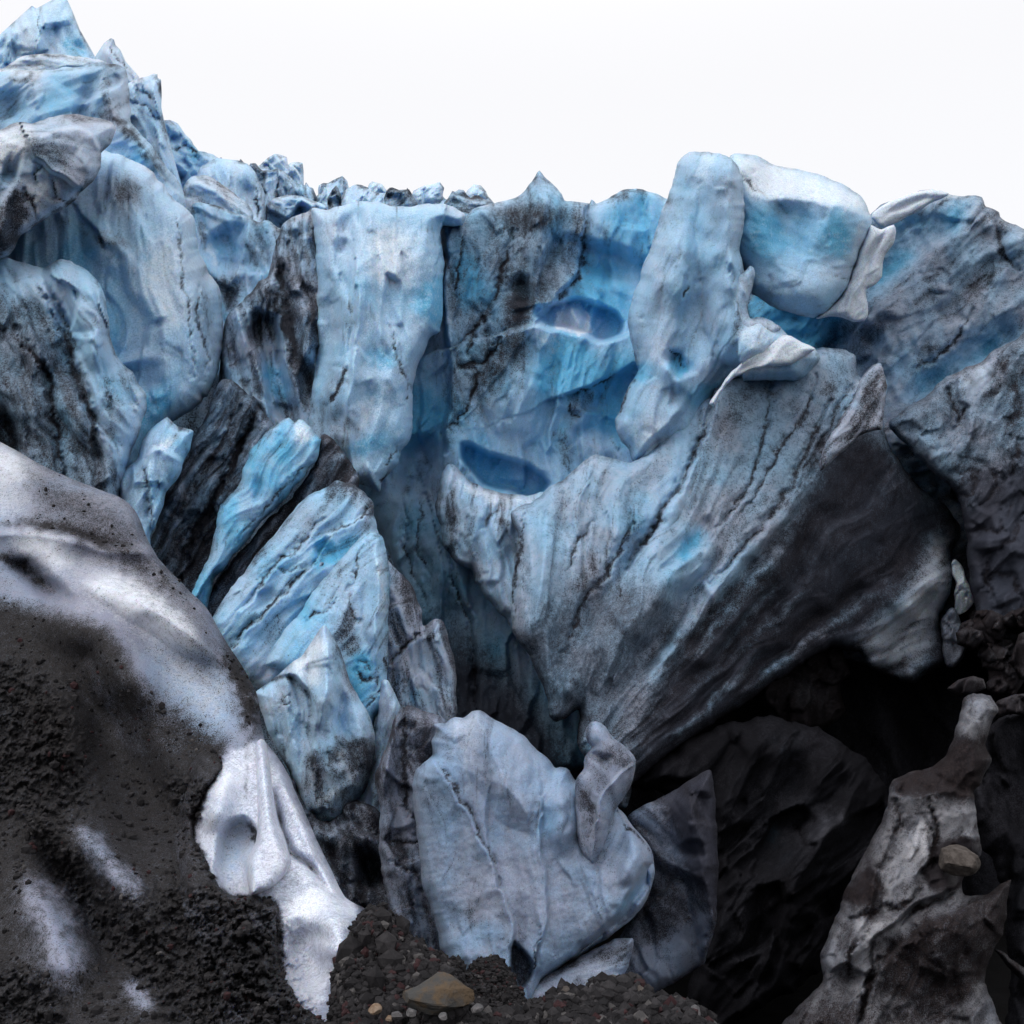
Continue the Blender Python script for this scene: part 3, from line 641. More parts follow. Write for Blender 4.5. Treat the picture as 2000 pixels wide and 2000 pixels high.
B('buttress', 'ice_buttress', 'tall bright blue ice buttress left of the dirty striped wall', 'ice buttress',
  [(612, 440), (610, 407), (636, 411), (660, 402), (691, 396), (715, 394), (741, 394), (760, 402), (790, 403), (817, 400), (840, 398), (864, 398), (885, 405), (910, 420), (905, 440), (866, 441), (862, 460), (863, 481), (868, 517), (866, 555), (864, 590), (862, 620), (861, 648), (850, 655), (839, 664), (828, 690), (817, 713), (811, 735), (807, 753), (805, 780), (805, 807), (806, 835), (803, 854), (793, 868), (783, 880), (780, 895), (774, 909), (762, 925), (749, 936), (745, 955), (741, 963), (730, 955), (716, 950), (700, 948), (680, 940), (674, 930), (672, 916), (650, 910), (620, 900), (595, 860), (605, 800), (615, 700), (618, 600), (615, 500)],
  25, step=3, grad=(0, -5), bulge=1.5, R=70, thick=4, facet=(0.9, 0.18, 2.2), wisp=0.4, dirt=-0.1, blue=0.58, white=0.3, flute=(84, 0.9, 4, 0.3), jag=3, seed=32, c=(740, 650), streak=0.15, scallop=(0.5, 0.1),
  strokes=[('g', 0.9, 24, [(658, 525), (648, 600), (632, 690), (622, 780)]), ('t', 0.8, 55, [(725, 400), (702, 480), (684, 600), (676, 720), (674, 850), (678, 935)]), ('s', 0.5, 10, 60, [(676, 930), (674, 820), (680, 740), (692, 640), (692, 560)]),
           ('g', 0.35, 20, [(650, 455), (690, 428), (725, 412)]), ('g', 0.25, 16, [(655, 500), (672, 480), (690, 470)]), ('c', 0.12, 4, [(758, 640), (775, 690), (793, 735), (795, 765), (788, 800)]), ('c', 0.1, 4, [(748, 912), (768, 885), (785, 858)]), ('c', 0.12, 5, [(750, 935), (765, 925), (778, 920), (772, 935), (755, 940)]),
           ('D', 0.5, 15, [(640, 720), (675, 740), (670, 830), (672, 930), (640, 910), (610, 860), (620, 790)]), ('c', 0.2, 7, [(655, 720), (672, 725), (660, 760), (648, 790)]), ('d', 0.4, 16, [(690, 560), (684, 640), (668, 700)]),
           ('b', 0.6, 50, [(835, 520), (850, 600), (830, 650)]), ('b', 0.4, 35, [(750, 670), (760, 730)]), ('b', 0.4, 40, [(720, 900), (700, 850)]), ('w', 0.4, 45, [(740, 430), (760, 500), (735, 570)]), ('w', 0.35, 30, [(700, 780), (740, 830)]), ('p', -1.0, 5, 60, [(770, 950), (790, 850), (790, 720), (830, 640), (845, 560)]),
           ('r', 0.3, 28, [(740, 600), (760, 700), (770, 800)])])
B('wall', 'ice_wall', 'central ice wall with a pointed spike on top and two blue melt holes', 'ice wall',
  [(858, 430), (872, 434), (905, 430), (915, 418), (925, 410), (945, 402), (970, 395), (1000, 388), (1012, 383), (1022, 374), (1033, 360), (1042, 350), (1050, 338), (1055, 334), (1062, 345), (1075, 357), (1086, 366), (1098, 376), (1102, 390), (1120, 394), (1140, 397), (1150, 399), (1153, 391), (1157, 391), (1163, 397), (1180, 390), (1200, 380), (1212, 374), (1225, 370), (1240, 369), (1255, 371), (1270, 377), (1300, 386), (1340, 400), (1400, 600), (1400, 900), (1320, 960), (1250, 1100), (1180, 1350), (1140, 1500), (1000, 1500), (900, 1420), (840, 1300), (790, 1150), (745, 1050), (705, 985), (700, 900), (740, 800), (790, 640), (850, 560)],
  28, step=3, grad=(0, -4), bulge=0.8, R=40, thick=4, silt=0.08, facet=(0.9, 0.2, 2.0), dirt=0.0, blue=0.6, white=0.12, flute=(88, 0.9, 3, 0.22), jag=3, seed=33, c=(1050, 650), streak=0.25,
  strokes=[('D', 0.3, 30, [(860, 440), (950, 405), (1090, 395), (1155, 405), (1140, 470), (1120, 560), (1090, 610), (1030, 640), (1000, 700), (940, 790), (885, 870), (865, 840), (868, 650)]),
           ('d', 0.45, 30, [(1000, 430), (985, 520), (1025, 550), (1015, 620), (985, 690), (930, 780), (890, 850)]), ('d', 0.4, 22, [(950, 420), (1050, 430), (1100, 420)]), ('d', 0.6, 12, [(1240, 372), (1200, 385), (1270, 380)]),
           ('c', 0.2, 4, [(905, 450), (895, 520), (890, 580)]), ('c', 0.3, 7, [(1000, 450), (985, 520), (965, 590), (920, 650), (880, 690)]), ('c', 0.3, 6, [(985, 640), (950, 700), (900, 715), (930, 720), (930, 760), (895, 820), (872, 850)]), ('c', 0.3, 6, [(930, 640), (915, 690), (920, 700)]),
           ('t', 0.7, 45, [(1055, 337), (1060, 400), (1050, 470), (1040, 540)]), ('g', 0.7, 24, [(1000, 530), (1025, 580), (1020, 620)]), ('D', 0.5, 12, [(995, 580), (1030, 578), (1040, 600), (1030, 622), (1000, 620)]), ('r', 0.5, 18, [(1018, 588), (1022, 606)]), ('b', 0.5, 30, [(905, 480), (925, 560), (900, 620)]),
           ('B', 0.28, 30, [(1145, 480), (1220, 395), (1300, 420), (1290, 520), (1250, 640), (1110, 590)]), ('g', 0.9, 90, [(1200, 470), (1170, 560)]), ('c', 0.15, 5, [(1155, 405), (1143, 470), (1132, 540), (1095, 575), (1072, 612)]), ('s', 0.6, 10, 90, [(1155, 405), (1143, 470), (1132, 540), (1095, 575), (1060, 620)]),
           ('s', 1.6, 9, 260, [(985, 645), (1030, 632), (1090, 640), (1140, 650), (1190, 660), (1240, 645)]),
           ('A', -0.9, 6, [(1046, 602), (1075, 594), (1105, 586), (1140, 582), (1175, 592), (1203, 610), (1214, 630), (1208, 650), (1185, 658), (1140, 648), (1090, 638), (1050, 622)]), ('W', 1.5, 8, [(1085, 632), (1100, 605), (1125, 595), (1150, 610), (1155, 650), (1120, 648)]), ('t', 0.5, 22, [(1112, 588), (1120, 615), (1142, 650)]), ('M', -0.6, 10, [(1046, 600), (1110, 586), (1150, 582), (1205, 605), (1217, 640), (1180, 660), (1090, 642)]), ('D', -0.5, 10, [(1046, 600), (1110, 586), (1150, 582), (1205, 605), (1217, 640), (1180, 660), (1090, 642)]), ('B', 0.0, 8, [(1050, 600), (1110, 588), (1150, 584), (1200, 605), (1215, 640), (1180, 657), (1090, 640)]), ('B', 0.1, 8, [(1150, 590), (1200, 605), (1215, 640), (1180, 660), (1150, 640)]),  # white patch paints in light through the ice and its glint
           ('A', -1.2, 7, [(905, 868), (940, 880), (990, 896), (1030, 912), (1055, 928), (1064, 945), (1056, 962), (1040, 966), (1000, 958), (950, 945), (920, 925), (902, 895)]), ('B', 0.2, 8, [(905, 868), (990, 896), (1055, 928), (1064, 945), (1050, 965), (1000, 957), (950, 945), (902, 895)]), ('D', -0.5, 10, [(905, 868), (990, 896), (1055, 928), (1064, 945), (1050, 965), (1000, 957), (950, 945), (902, 895)]),
           ('B', 0.35, 30, [(1030, 660), (1200, 660), (1230, 730), (1120, 780), (1060, 760)]), ('W', 0.35, 18, [(1035, 640), (1090, 645), (1075, 690), (1050, 680)]), ('A', -0.5, 26, [(1195, 752), (1240, 715), (1250, 790), (1235, 850), (1190, 860), (1140, 840)]), ('B', 0.3, 25, [(1150, 780), (1240, 715), (1250, 850), (1140, 850)]),
           ('s', 0.5, 6, 60, [(1108, 772), (1150, 756), (1200, 735), (1235, 712)][::-1]), ('c', 0.1, 4, [(1110, 775), (1150, 758), (1210, 730)]), ('D', 0.4, 10, [(1110, 775), (1150, 765), (1170, 775), (1130, 815), (1110, 805)]), ('c', 0.08, 4, [(1110, 780), (1112, 810), (1140, 812)]),
           ('D', 0.4, 22, [(1090, 850), (1115, 845), (1125, 890), (1110, 920), (1090, 900)]), ('D', 0.35, 20, [(1000, 660), (1040, 680), (1040, 750), (990, 800), (950, 800)]), ('s', 1.2, 10, 120, [(868, 880), (874, 740), (864, 640), (866, 540), (860, 440)]),
           ('r', 0.5, 60, [(1060, 700), (1000, 800), (960, 850)]), ('b', 0.4, 60, [(830, 720), (830, 820), (800, 900)]), ('d', 0.5, 12, [(868, 880), (840, 900), (800, 950), (770, 990)]), ('g', 0.8, 30, [(845, 840), (805, 920), (770, 980)]), ('d', 0.35, 8, [(868, 870), (880, 940), (870, 1000)]), ('D', 0.3, 20, [(1000, 400), (1050, 335), (1100, 390), (1130, 430), (1000, 450)]), ('M', 0.4, 26, [(862, 445), (950, 405), (1090, 395), (1150, 410), (1140, 470), (1110, 560), (1070, 600), (1010, 640), (990, 700), (930, 790), (880, 860), (868, 800), (868, 650)]), ('m', -0.35, 26, [(905, 470), (925, 560), (900, 620)]), ('m', -0.2, 20, [(1100, 430), (1120, 500)]), ('M', 0.22, 50, [(740, 960), (870, 1010), (940, 1150), (1040, 1300), (1140, 1520), (900, 1460), (800, 1180)]), ('M', 0.3, 70, [(780, 1160), (900, 1230), (1010, 1330), (1140, 1520), (900, 1480), (820, 1300)]), ('c', 0.3, 5, [(868, 1070), (905, 1180), (928, 1300), (935, 1440)]), ('s', 0.5, 14, 90, [(868, 1070), (905, 1180), (928, 1300), (935, 1440)][::-1]), ('c', 0.2, 5, [(790, 990), (800, 1090), (835, 1200)]), ('c', 0.2, 5, [(830, 960), (815, 1050), (840, 1120)]), ('r', 0.6, 40, [(800, 960), (860, 1080), (910, 1200)]), ('M', 0.35, 60, [(840, 1250), (930, 1270), (1040, 1380), (1150, 1520), (900, 1500)])])  # silt strokes on the lower wall paint the gully's shade, darker downward
B('lobe2', 'ice_bib', 'white lipped ice lobe hanging under the slanted blue slit', 'ice lobe',
  [(862, 930), (880, 905), (905, 925), (940, 950), (990, 963), (1030, 968), (1062, 962), (1085, 985), (1110, 1060), (1090, 1300), (1078, 1400), (1067, 1364), (1053, 1324), (1035, 1280), (1009, 1248), (998, 1230), (984, 1206), (970, 1190), (948, 1168), (930, 1139), (919, 1110), (890, 1097), (868, 1067), (858, 1030), (852, 990)],
  23.6, step=3, grad=(0, -4), bulge=1.2, R=40, thick=3, facet=(0.5, 0.1, 2.5), dirt=0.08, blue=0.42, white=0.1, flute=(84, 0.55, 5, 0.25), jag=4, seed=35, c=(980, 1100), streak=0.35,
  strokes=[('W', 0.5, 12, [(895, 925), (940, 952), (1030, 972), (1055, 968), (1030, 985), (960, 985), (915, 965)]), ('D', 0.5, 22, [(862, 960), (890, 950), (905, 1010), (890, 1080), (865, 1050)]), ('c', 0.2, 8, [(950, 1030), (965, 1000), (975, 985)]), ('d', 0.5, 10, [(975, 1030), (992, 1005)]), ('r', 0.3, 18, [(1000, 975), (985, 1040), (975, 1100)]), ('r', 0.25, 18, [(940, 965), (930, 1030), (925, 1090)]),
           ('c', 0.15, 5, [(1030, 975), (1020, 1050), (1008, 1110)])])

# ------------------------------------------------------------------ right: pillar, head, fan, right wall
rw = B('rightwall', 'ice_cliff', 'shadowed dirty ice cliff with a white rim along the right edge', 'ice cliff',
  [(1690, 440), (1705, 415), (1722, 401), (1740, 393), (1755, 388), (1775, 380), (1788, 376), (1805, 372), (1821, 371), (1840, 375), (1854, 380), (1875, 382), (1904, 381), (1918, 386), (1921, 395), (1923, 403), (1940, 410), (1950, 415), (1953, 425), (1970, 434), (1985, 437), (2000, 446), (2200, 520), (2200, 1330), (2000, 1300), (1900, 1270), (1750, 1300), (1560, 1250), (1480, 1000), (1460, 600), (1500, 560), (1650, 560)],
  29, step=3.5, grad=(-4, -4), bulge=0.9, R=30, thick=6, silt=0.42, dirt=0.14, blue=0.3, flute=(-40, 0.9, 3, 0.25), jag=3, seed=41, c=(1850, 800), streak=0.28, facet=(0.9, 0.14, 1.3), scallop=(0.5, 0.12),
  strokes=[('W', 0.8, 8, [(1705, 415), (1755, 388), (1830, 371), (1880, 383), (1830, 390), (1795, 412), (1745, 432), (1708, 430)]), ('D', -0.5, 10, [(1705, 415), (1755, 388), (1830, 371), (1880, 383), (1830, 390), (1795, 412), (1745, 432), (1708, 430)]), ('g', 0.12, 7, [(1730, 420), (1780, 395), (1830, 378)]), ('d', 0.6, 4, [(1740, 436), (1795, 416), (1835, 394), (1900, 388)]),
           ('B', 0.5, 20, [(1750, 435), (1820, 405), (1900, 390), (1860, 440), (1780, 510), (1700, 590), (1690, 540), (1730, 500)]), ('D', -0.35, 20, [(1750, 435), (1820, 405), (1900, 390), (1860, 440), (1780, 510), (1700, 590), (1690, 540), (1730, 500)]), ('g', 0.9, 45, [(1860, 415), (1770, 480), (1690, 590)]), ('g', 1.0, 60, [(1690, 620), (1650, 700), (1690, 760)]),
           ('s', 0.5, 14, 120, [(1700, 610), (1780, 520), (1860, 440), (1910, 390)]), ('c', 0.2, 6, [(1786, 730), (1850, 685), (1880, 640), (1900, 600)]), ('d', 0.45, 22, [(1790, 700), (1810, 680), (1850, 690)]), ('d', 0.35, 25, [(1800, 640), (1830, 560), (1900, 480)]), ('d', 0.4, 20, [(1880, 600), (1920, 550), (1990, 500)]),
           ('r', 0.3, 18, [(1835, 580), (1838, 560)]), ('w', 0.4, 18, [(1780, 650), (1790, 630)]), ('r', 0.4, 14, [(1905, 430), (1915, 440)]), ('r', 0.4, 20, [(1975, 460), (1985, 500)]), ('c', 0.3, 8, [(1945, 440), (1950, 480), (1990, 520)]),
           ('g', 0.8, 28, [(2020, 625), (1940, 670), (1860, 725), (1790, 770), (1734, 805)]), ('b', 0.5, 28, [(2020, 625), (1940, 670), (1860, 725), (1790, 770), (1734, 805)]), ('d', -0.5, 24, [(2020, 625), (1940, 670), (1860, 725), (1790, 770), (1734, 805)]), ('s', 1.4, 16, 260, [(1734, 815), (1821, 765), (1900, 715), (2020, 640)]), ('r', 0.6, 30, [(1850, 760), (1900, 730), (1960, 690)]), ('w', 0.3, 22, [(1850, 760), (1900, 735), (1950, 695)]),
           ('D', 0.3, 30, [(1900, 730), (2010, 660), (2150, 700), (2150, 1500), (1820, 1500), (1880, 1010), (1900, 900)]), ('d', 0.6, 14, [(1920, 800), (1950, 740), (1985, 680)]), ('d', 0.6, 16, [(1960, 850), (1985, 760), (2000, 700)]), ('c', 0.4, 10, [(1895, 800), (1860, 840)]), ('c', 0.3, 7, [(1850, 760), (1870, 820)]),
           ('c', 0.15, 6, [(1860, 960), (1885, 975), (1900, 950), (1890, 915), (1865, 925), (1860, 960)]), ('c', 0.15, 6, [(1900, 990), (1930, 975), (1945, 940), (1930, 915)]), ('c', 0.15, 6, [(1890, 1040), (1920, 1030), (1950, 1040), (1960, 1000)]), ('c', 0.2, 7, [(1940, 1080), (1980, 1050), (1995, 1000)]), ('c', 0.2, 7, [(1900, 1100), (1925, 1080), (1930, 1050)]), ('c', 0.25, 8, [(1960, 940), (1985, 920), (1995, 860)]),
           ('M', 0.5, 60, [(1880, 1060), (2150, 1000), (2150, 1500), (1760, 1500)]), ('D', 0.35, 30, [(1640, 600), (1700, 620), (1690, 720), (1660, 720)]), ('B', 0.8, 20, [(1455, 560), (1640, 600), (1620, 690), (1480, 650)]), ('A', -1.5, 25, [(1440, 560), (1640, 600), (1640, 700), (1460, 650)]), ('M', -0.3, 20, [(1455, 560), (1610, 600), (1590, 690), (1480, 650)])])
head = B('head', 'ice_block', 'massive overhanging pale blue ice block with a snowy top', 'ice block',
  [(1410, 400), (1420, 330), (1428, 306), (1444, 299), (1469, 301), (1490, 309), (1511, 320), (1540, 327), (1573, 333), (1600, 340), (1622, 349), (1645, 358), (1664, 370), (1684, 386), (1692, 398), (1697, 411), (1703, 428), (1702, 440), (1701, 448), (1692, 470), (1682, 490), (1675, 510), (1668, 527), (1661, 545), (1656, 560), (1640, 583), (1622, 602), (1606, 613), (1589, 620), (1570, 618), (1552, 614), (1530, 606), (1506, 598), (1485, 585), (1465, 573), (1455, 550), (1445, 520), (1420, 480)],
  25.8, step=3, grad=(0, -2), bulge=1.6, R=80, thick=4, wisp=0.25, facet=(1.3, 0.12, 1.4), dirt=0.0, blue=0.5, white=0.2, flute=(20, 1.2, 2, 0.12), jag=2.5, seed=42, c=(1550, 450), streak=0.15, scallop=(0.8, 0.08),
  strokes=[('W', 0.5, 16, [(1440, 302), (1511, 320), (1600, 340), (1684, 386), (1700, 425), (1650, 405), (1560, 392), (1490, 390), (1440, 345)]), ('p', -1.0, 5, 50, [(1440, 330), (1490, 388), (1560, 392), (1640, 402), (1700, 440)][::-1]), ('g', 0.55, 60, [(1490, 450), (1560, 440), (1610, 450)]), ('B', 0.35, 40, [(1480, 400), (1640, 410), (1650, 500), (1560, 520), (1460, 490)]),  # blue patch paints in the shaded hollow below the crest
           ('r', 0.4, 45, [(1480, 560), (1560, 570), (1640, 540)]), ('c', 0.12, 5, [(1445, 345), (1465, 352), (1482, 372)]), ('b', 0.3, 30, [(1640, 420), (1650, 520)]), ('w', 0.25, 25, [(1690, 420), (1690, 470), (1665, 530)]), ('d', 0.35, 22, [(1500, 420), (1560, 400)])])
B('fringe', 'frosted_fringe', 'white scalloped fringe of thin ice', None,
  [(1700, 440), (1722, 447), (1745, 440), (1750, 455), (1742, 480), (1728, 500), (1725, 520), (1722, 540), (1710, 555), (1693, 565), (1690, 575), (1694, 590), (1696, 620), (1688, 627), (1668, 628), (1650, 620), (1620, 618), (1592, 621), (1620, 602), (1645, 580), (1656, 555), (1668, 525), (1680, 490), (1693, 460)],
  25.2, parent=head, step=2.5, bulge=0.25, R=18, thick=0.7, wisp=0.15, rimd=0.12, dirt=0.02, blue=0.12, white=0.7, flute=(-55, 0.35, 4, 0.08), jag=2, seed=43, streak=0.05,
  strokes=[('g', 0.2, 8, [(1735, 450), (1700, 500), (1690, 540)]), ('r', 0.15, 8, [(1690, 540), (1650, 600), (1620, 612)]), ('d', 0.3, 4, [(1745, 445), (1742, 480), (1725, 510), (1722, 540)]), ('b', 0.5, 8, [(1695, 490), (1690, 520)])])
pillar = B('pillar', 'ice_pillar', 'grainy grey blue ice pillar standing tallest right of centre', 'ice pillar',
  [(1200, 821), (1215, 790), (1231, 747), (1240, 735), (1246, 722), (1240, 700), (1237, 684), (1230, 660), (1225, 639), (1226, 622), (1229, 606), (1235, 585), (1241, 564), (1248, 545), (1254, 523), (1265, 495), (1275, 469), (1284, 440), (1291, 415), (1298, 400), (1304, 382), (1308, 372), (1312, 366), (1318, 340), (1324, 320), (1330, 310), (1337, 304), (1346, 297), (1357, 295), (1382, 297), (1407, 299), (1425, 305), (1440, 320), (1450, 345), (1456, 400), (1452, 450), (1444, 486), (1448, 510), (1453, 531), (1459, 524), (1465, 520), (1471, 524), (1473, 533), (1471, 550), (1467, 570), (1461, 590), (1461, 605), (1465, 622), (1478, 621), (1490, 622), (1508, 628), (1523, 639), (1540, 655), (1560, 668), (1589, 680), (1600, 700), (1560, 740), (1440, 745), (1405, 770), (1387, 792), (1376, 842), (1354, 896), (1325, 958), (1277, 1037), (1240, 1100), (1205, 1170), (1195, 1120), (1200, 1040), (1221, 962), (1235, 935), (1241, 912), (1236, 900), (1229, 883), (1220, 870), (1212, 863), (1204, 845)],
  23.3, step=3, grad=(0, -1.5), bulge=1.4, R=70, thick=4, silt=0.05, wisp=0.3, facet=(1.0, 0.12, 1.8), dirt=0.03, blue=0.5, white=0.16, flute=(100, 0.9, 3, 0.18), jag=3, seed=44, c=(1350, 650), streak=0.18, scallop=(0.7, 0.1),
  strokes=[('W', 0.75, 10, [(1428, 728), (1465, 695), (1500, 672), (1530, 655), (1560, 668), (1590, 682), (1560, 700), (1500, 716), (1450, 732)]), ('g', 0.25, 10, [(1440, 722), (1490, 690), (1530, 662)]), ('d', 0.3, 6, [(1450, 712), (1500, 680), (1535, 664)]), ('W', 0.35, 14, [(1465, 625), (1500, 630), (1520, 650), (1470, 680), (1440, 660)]),
           ('d', 0.55, 12, [(1445, 500), (1452, 560), (1440, 640), (1432, 700)]), ('c', 0.15, 5, [(1345, 560), (1335, 582)]), ('g', 0.6, 20, [(1300, 680), (1330, 715), (1350, 745)]), ('b', 0.7, 22, [(1310, 690), (1335, 720), (1350, 740)]), ('c', 0.1, 4, [(1300, 672), (1325, 690), (1348, 725)]), ('r', 0.5, 20, [(1290, 700), (1330, 745), (1350, 770)]),
           ('w', 0.3, 50, [(1360, 305), (1400, 320)]), ('d', 0.3, 30, [(1310, 350), (1295, 420), (1280, 480)]), ('b', 0.5, 40, [(1380, 740), (1400, 790)]), ('b', 0.4, 35, [(1260, 700), (1250, 760)]), ('s', 0.4, 10, 60, [(1205, 830), (1222, 790), (1246, 735)]), ('c', 0.1, 4, [(1246, 728), (1228, 760), (1203, 820)]), ('b', 0.6, 35, [(1330, 880), (1290, 960)]),
           ('g', 0.6, 30, [(1340, 830), (1300, 930), (1250, 1030)]), ('w', 0.3, 28, [(1230, 810), (1270, 840), (1250, 900)]), ('s', 0.4, 14, 60, [(1350, 780), (1310, 840), (1260, 880), (1240, 905)]), ('p', -1.2, 5, 60, [(1440, 660), (1430, 560), (1420, 450), (1425, 330)][::-1]), ('r', 0.5, 50, [(1340, 430), (1330, 520), (1320, 620)])])
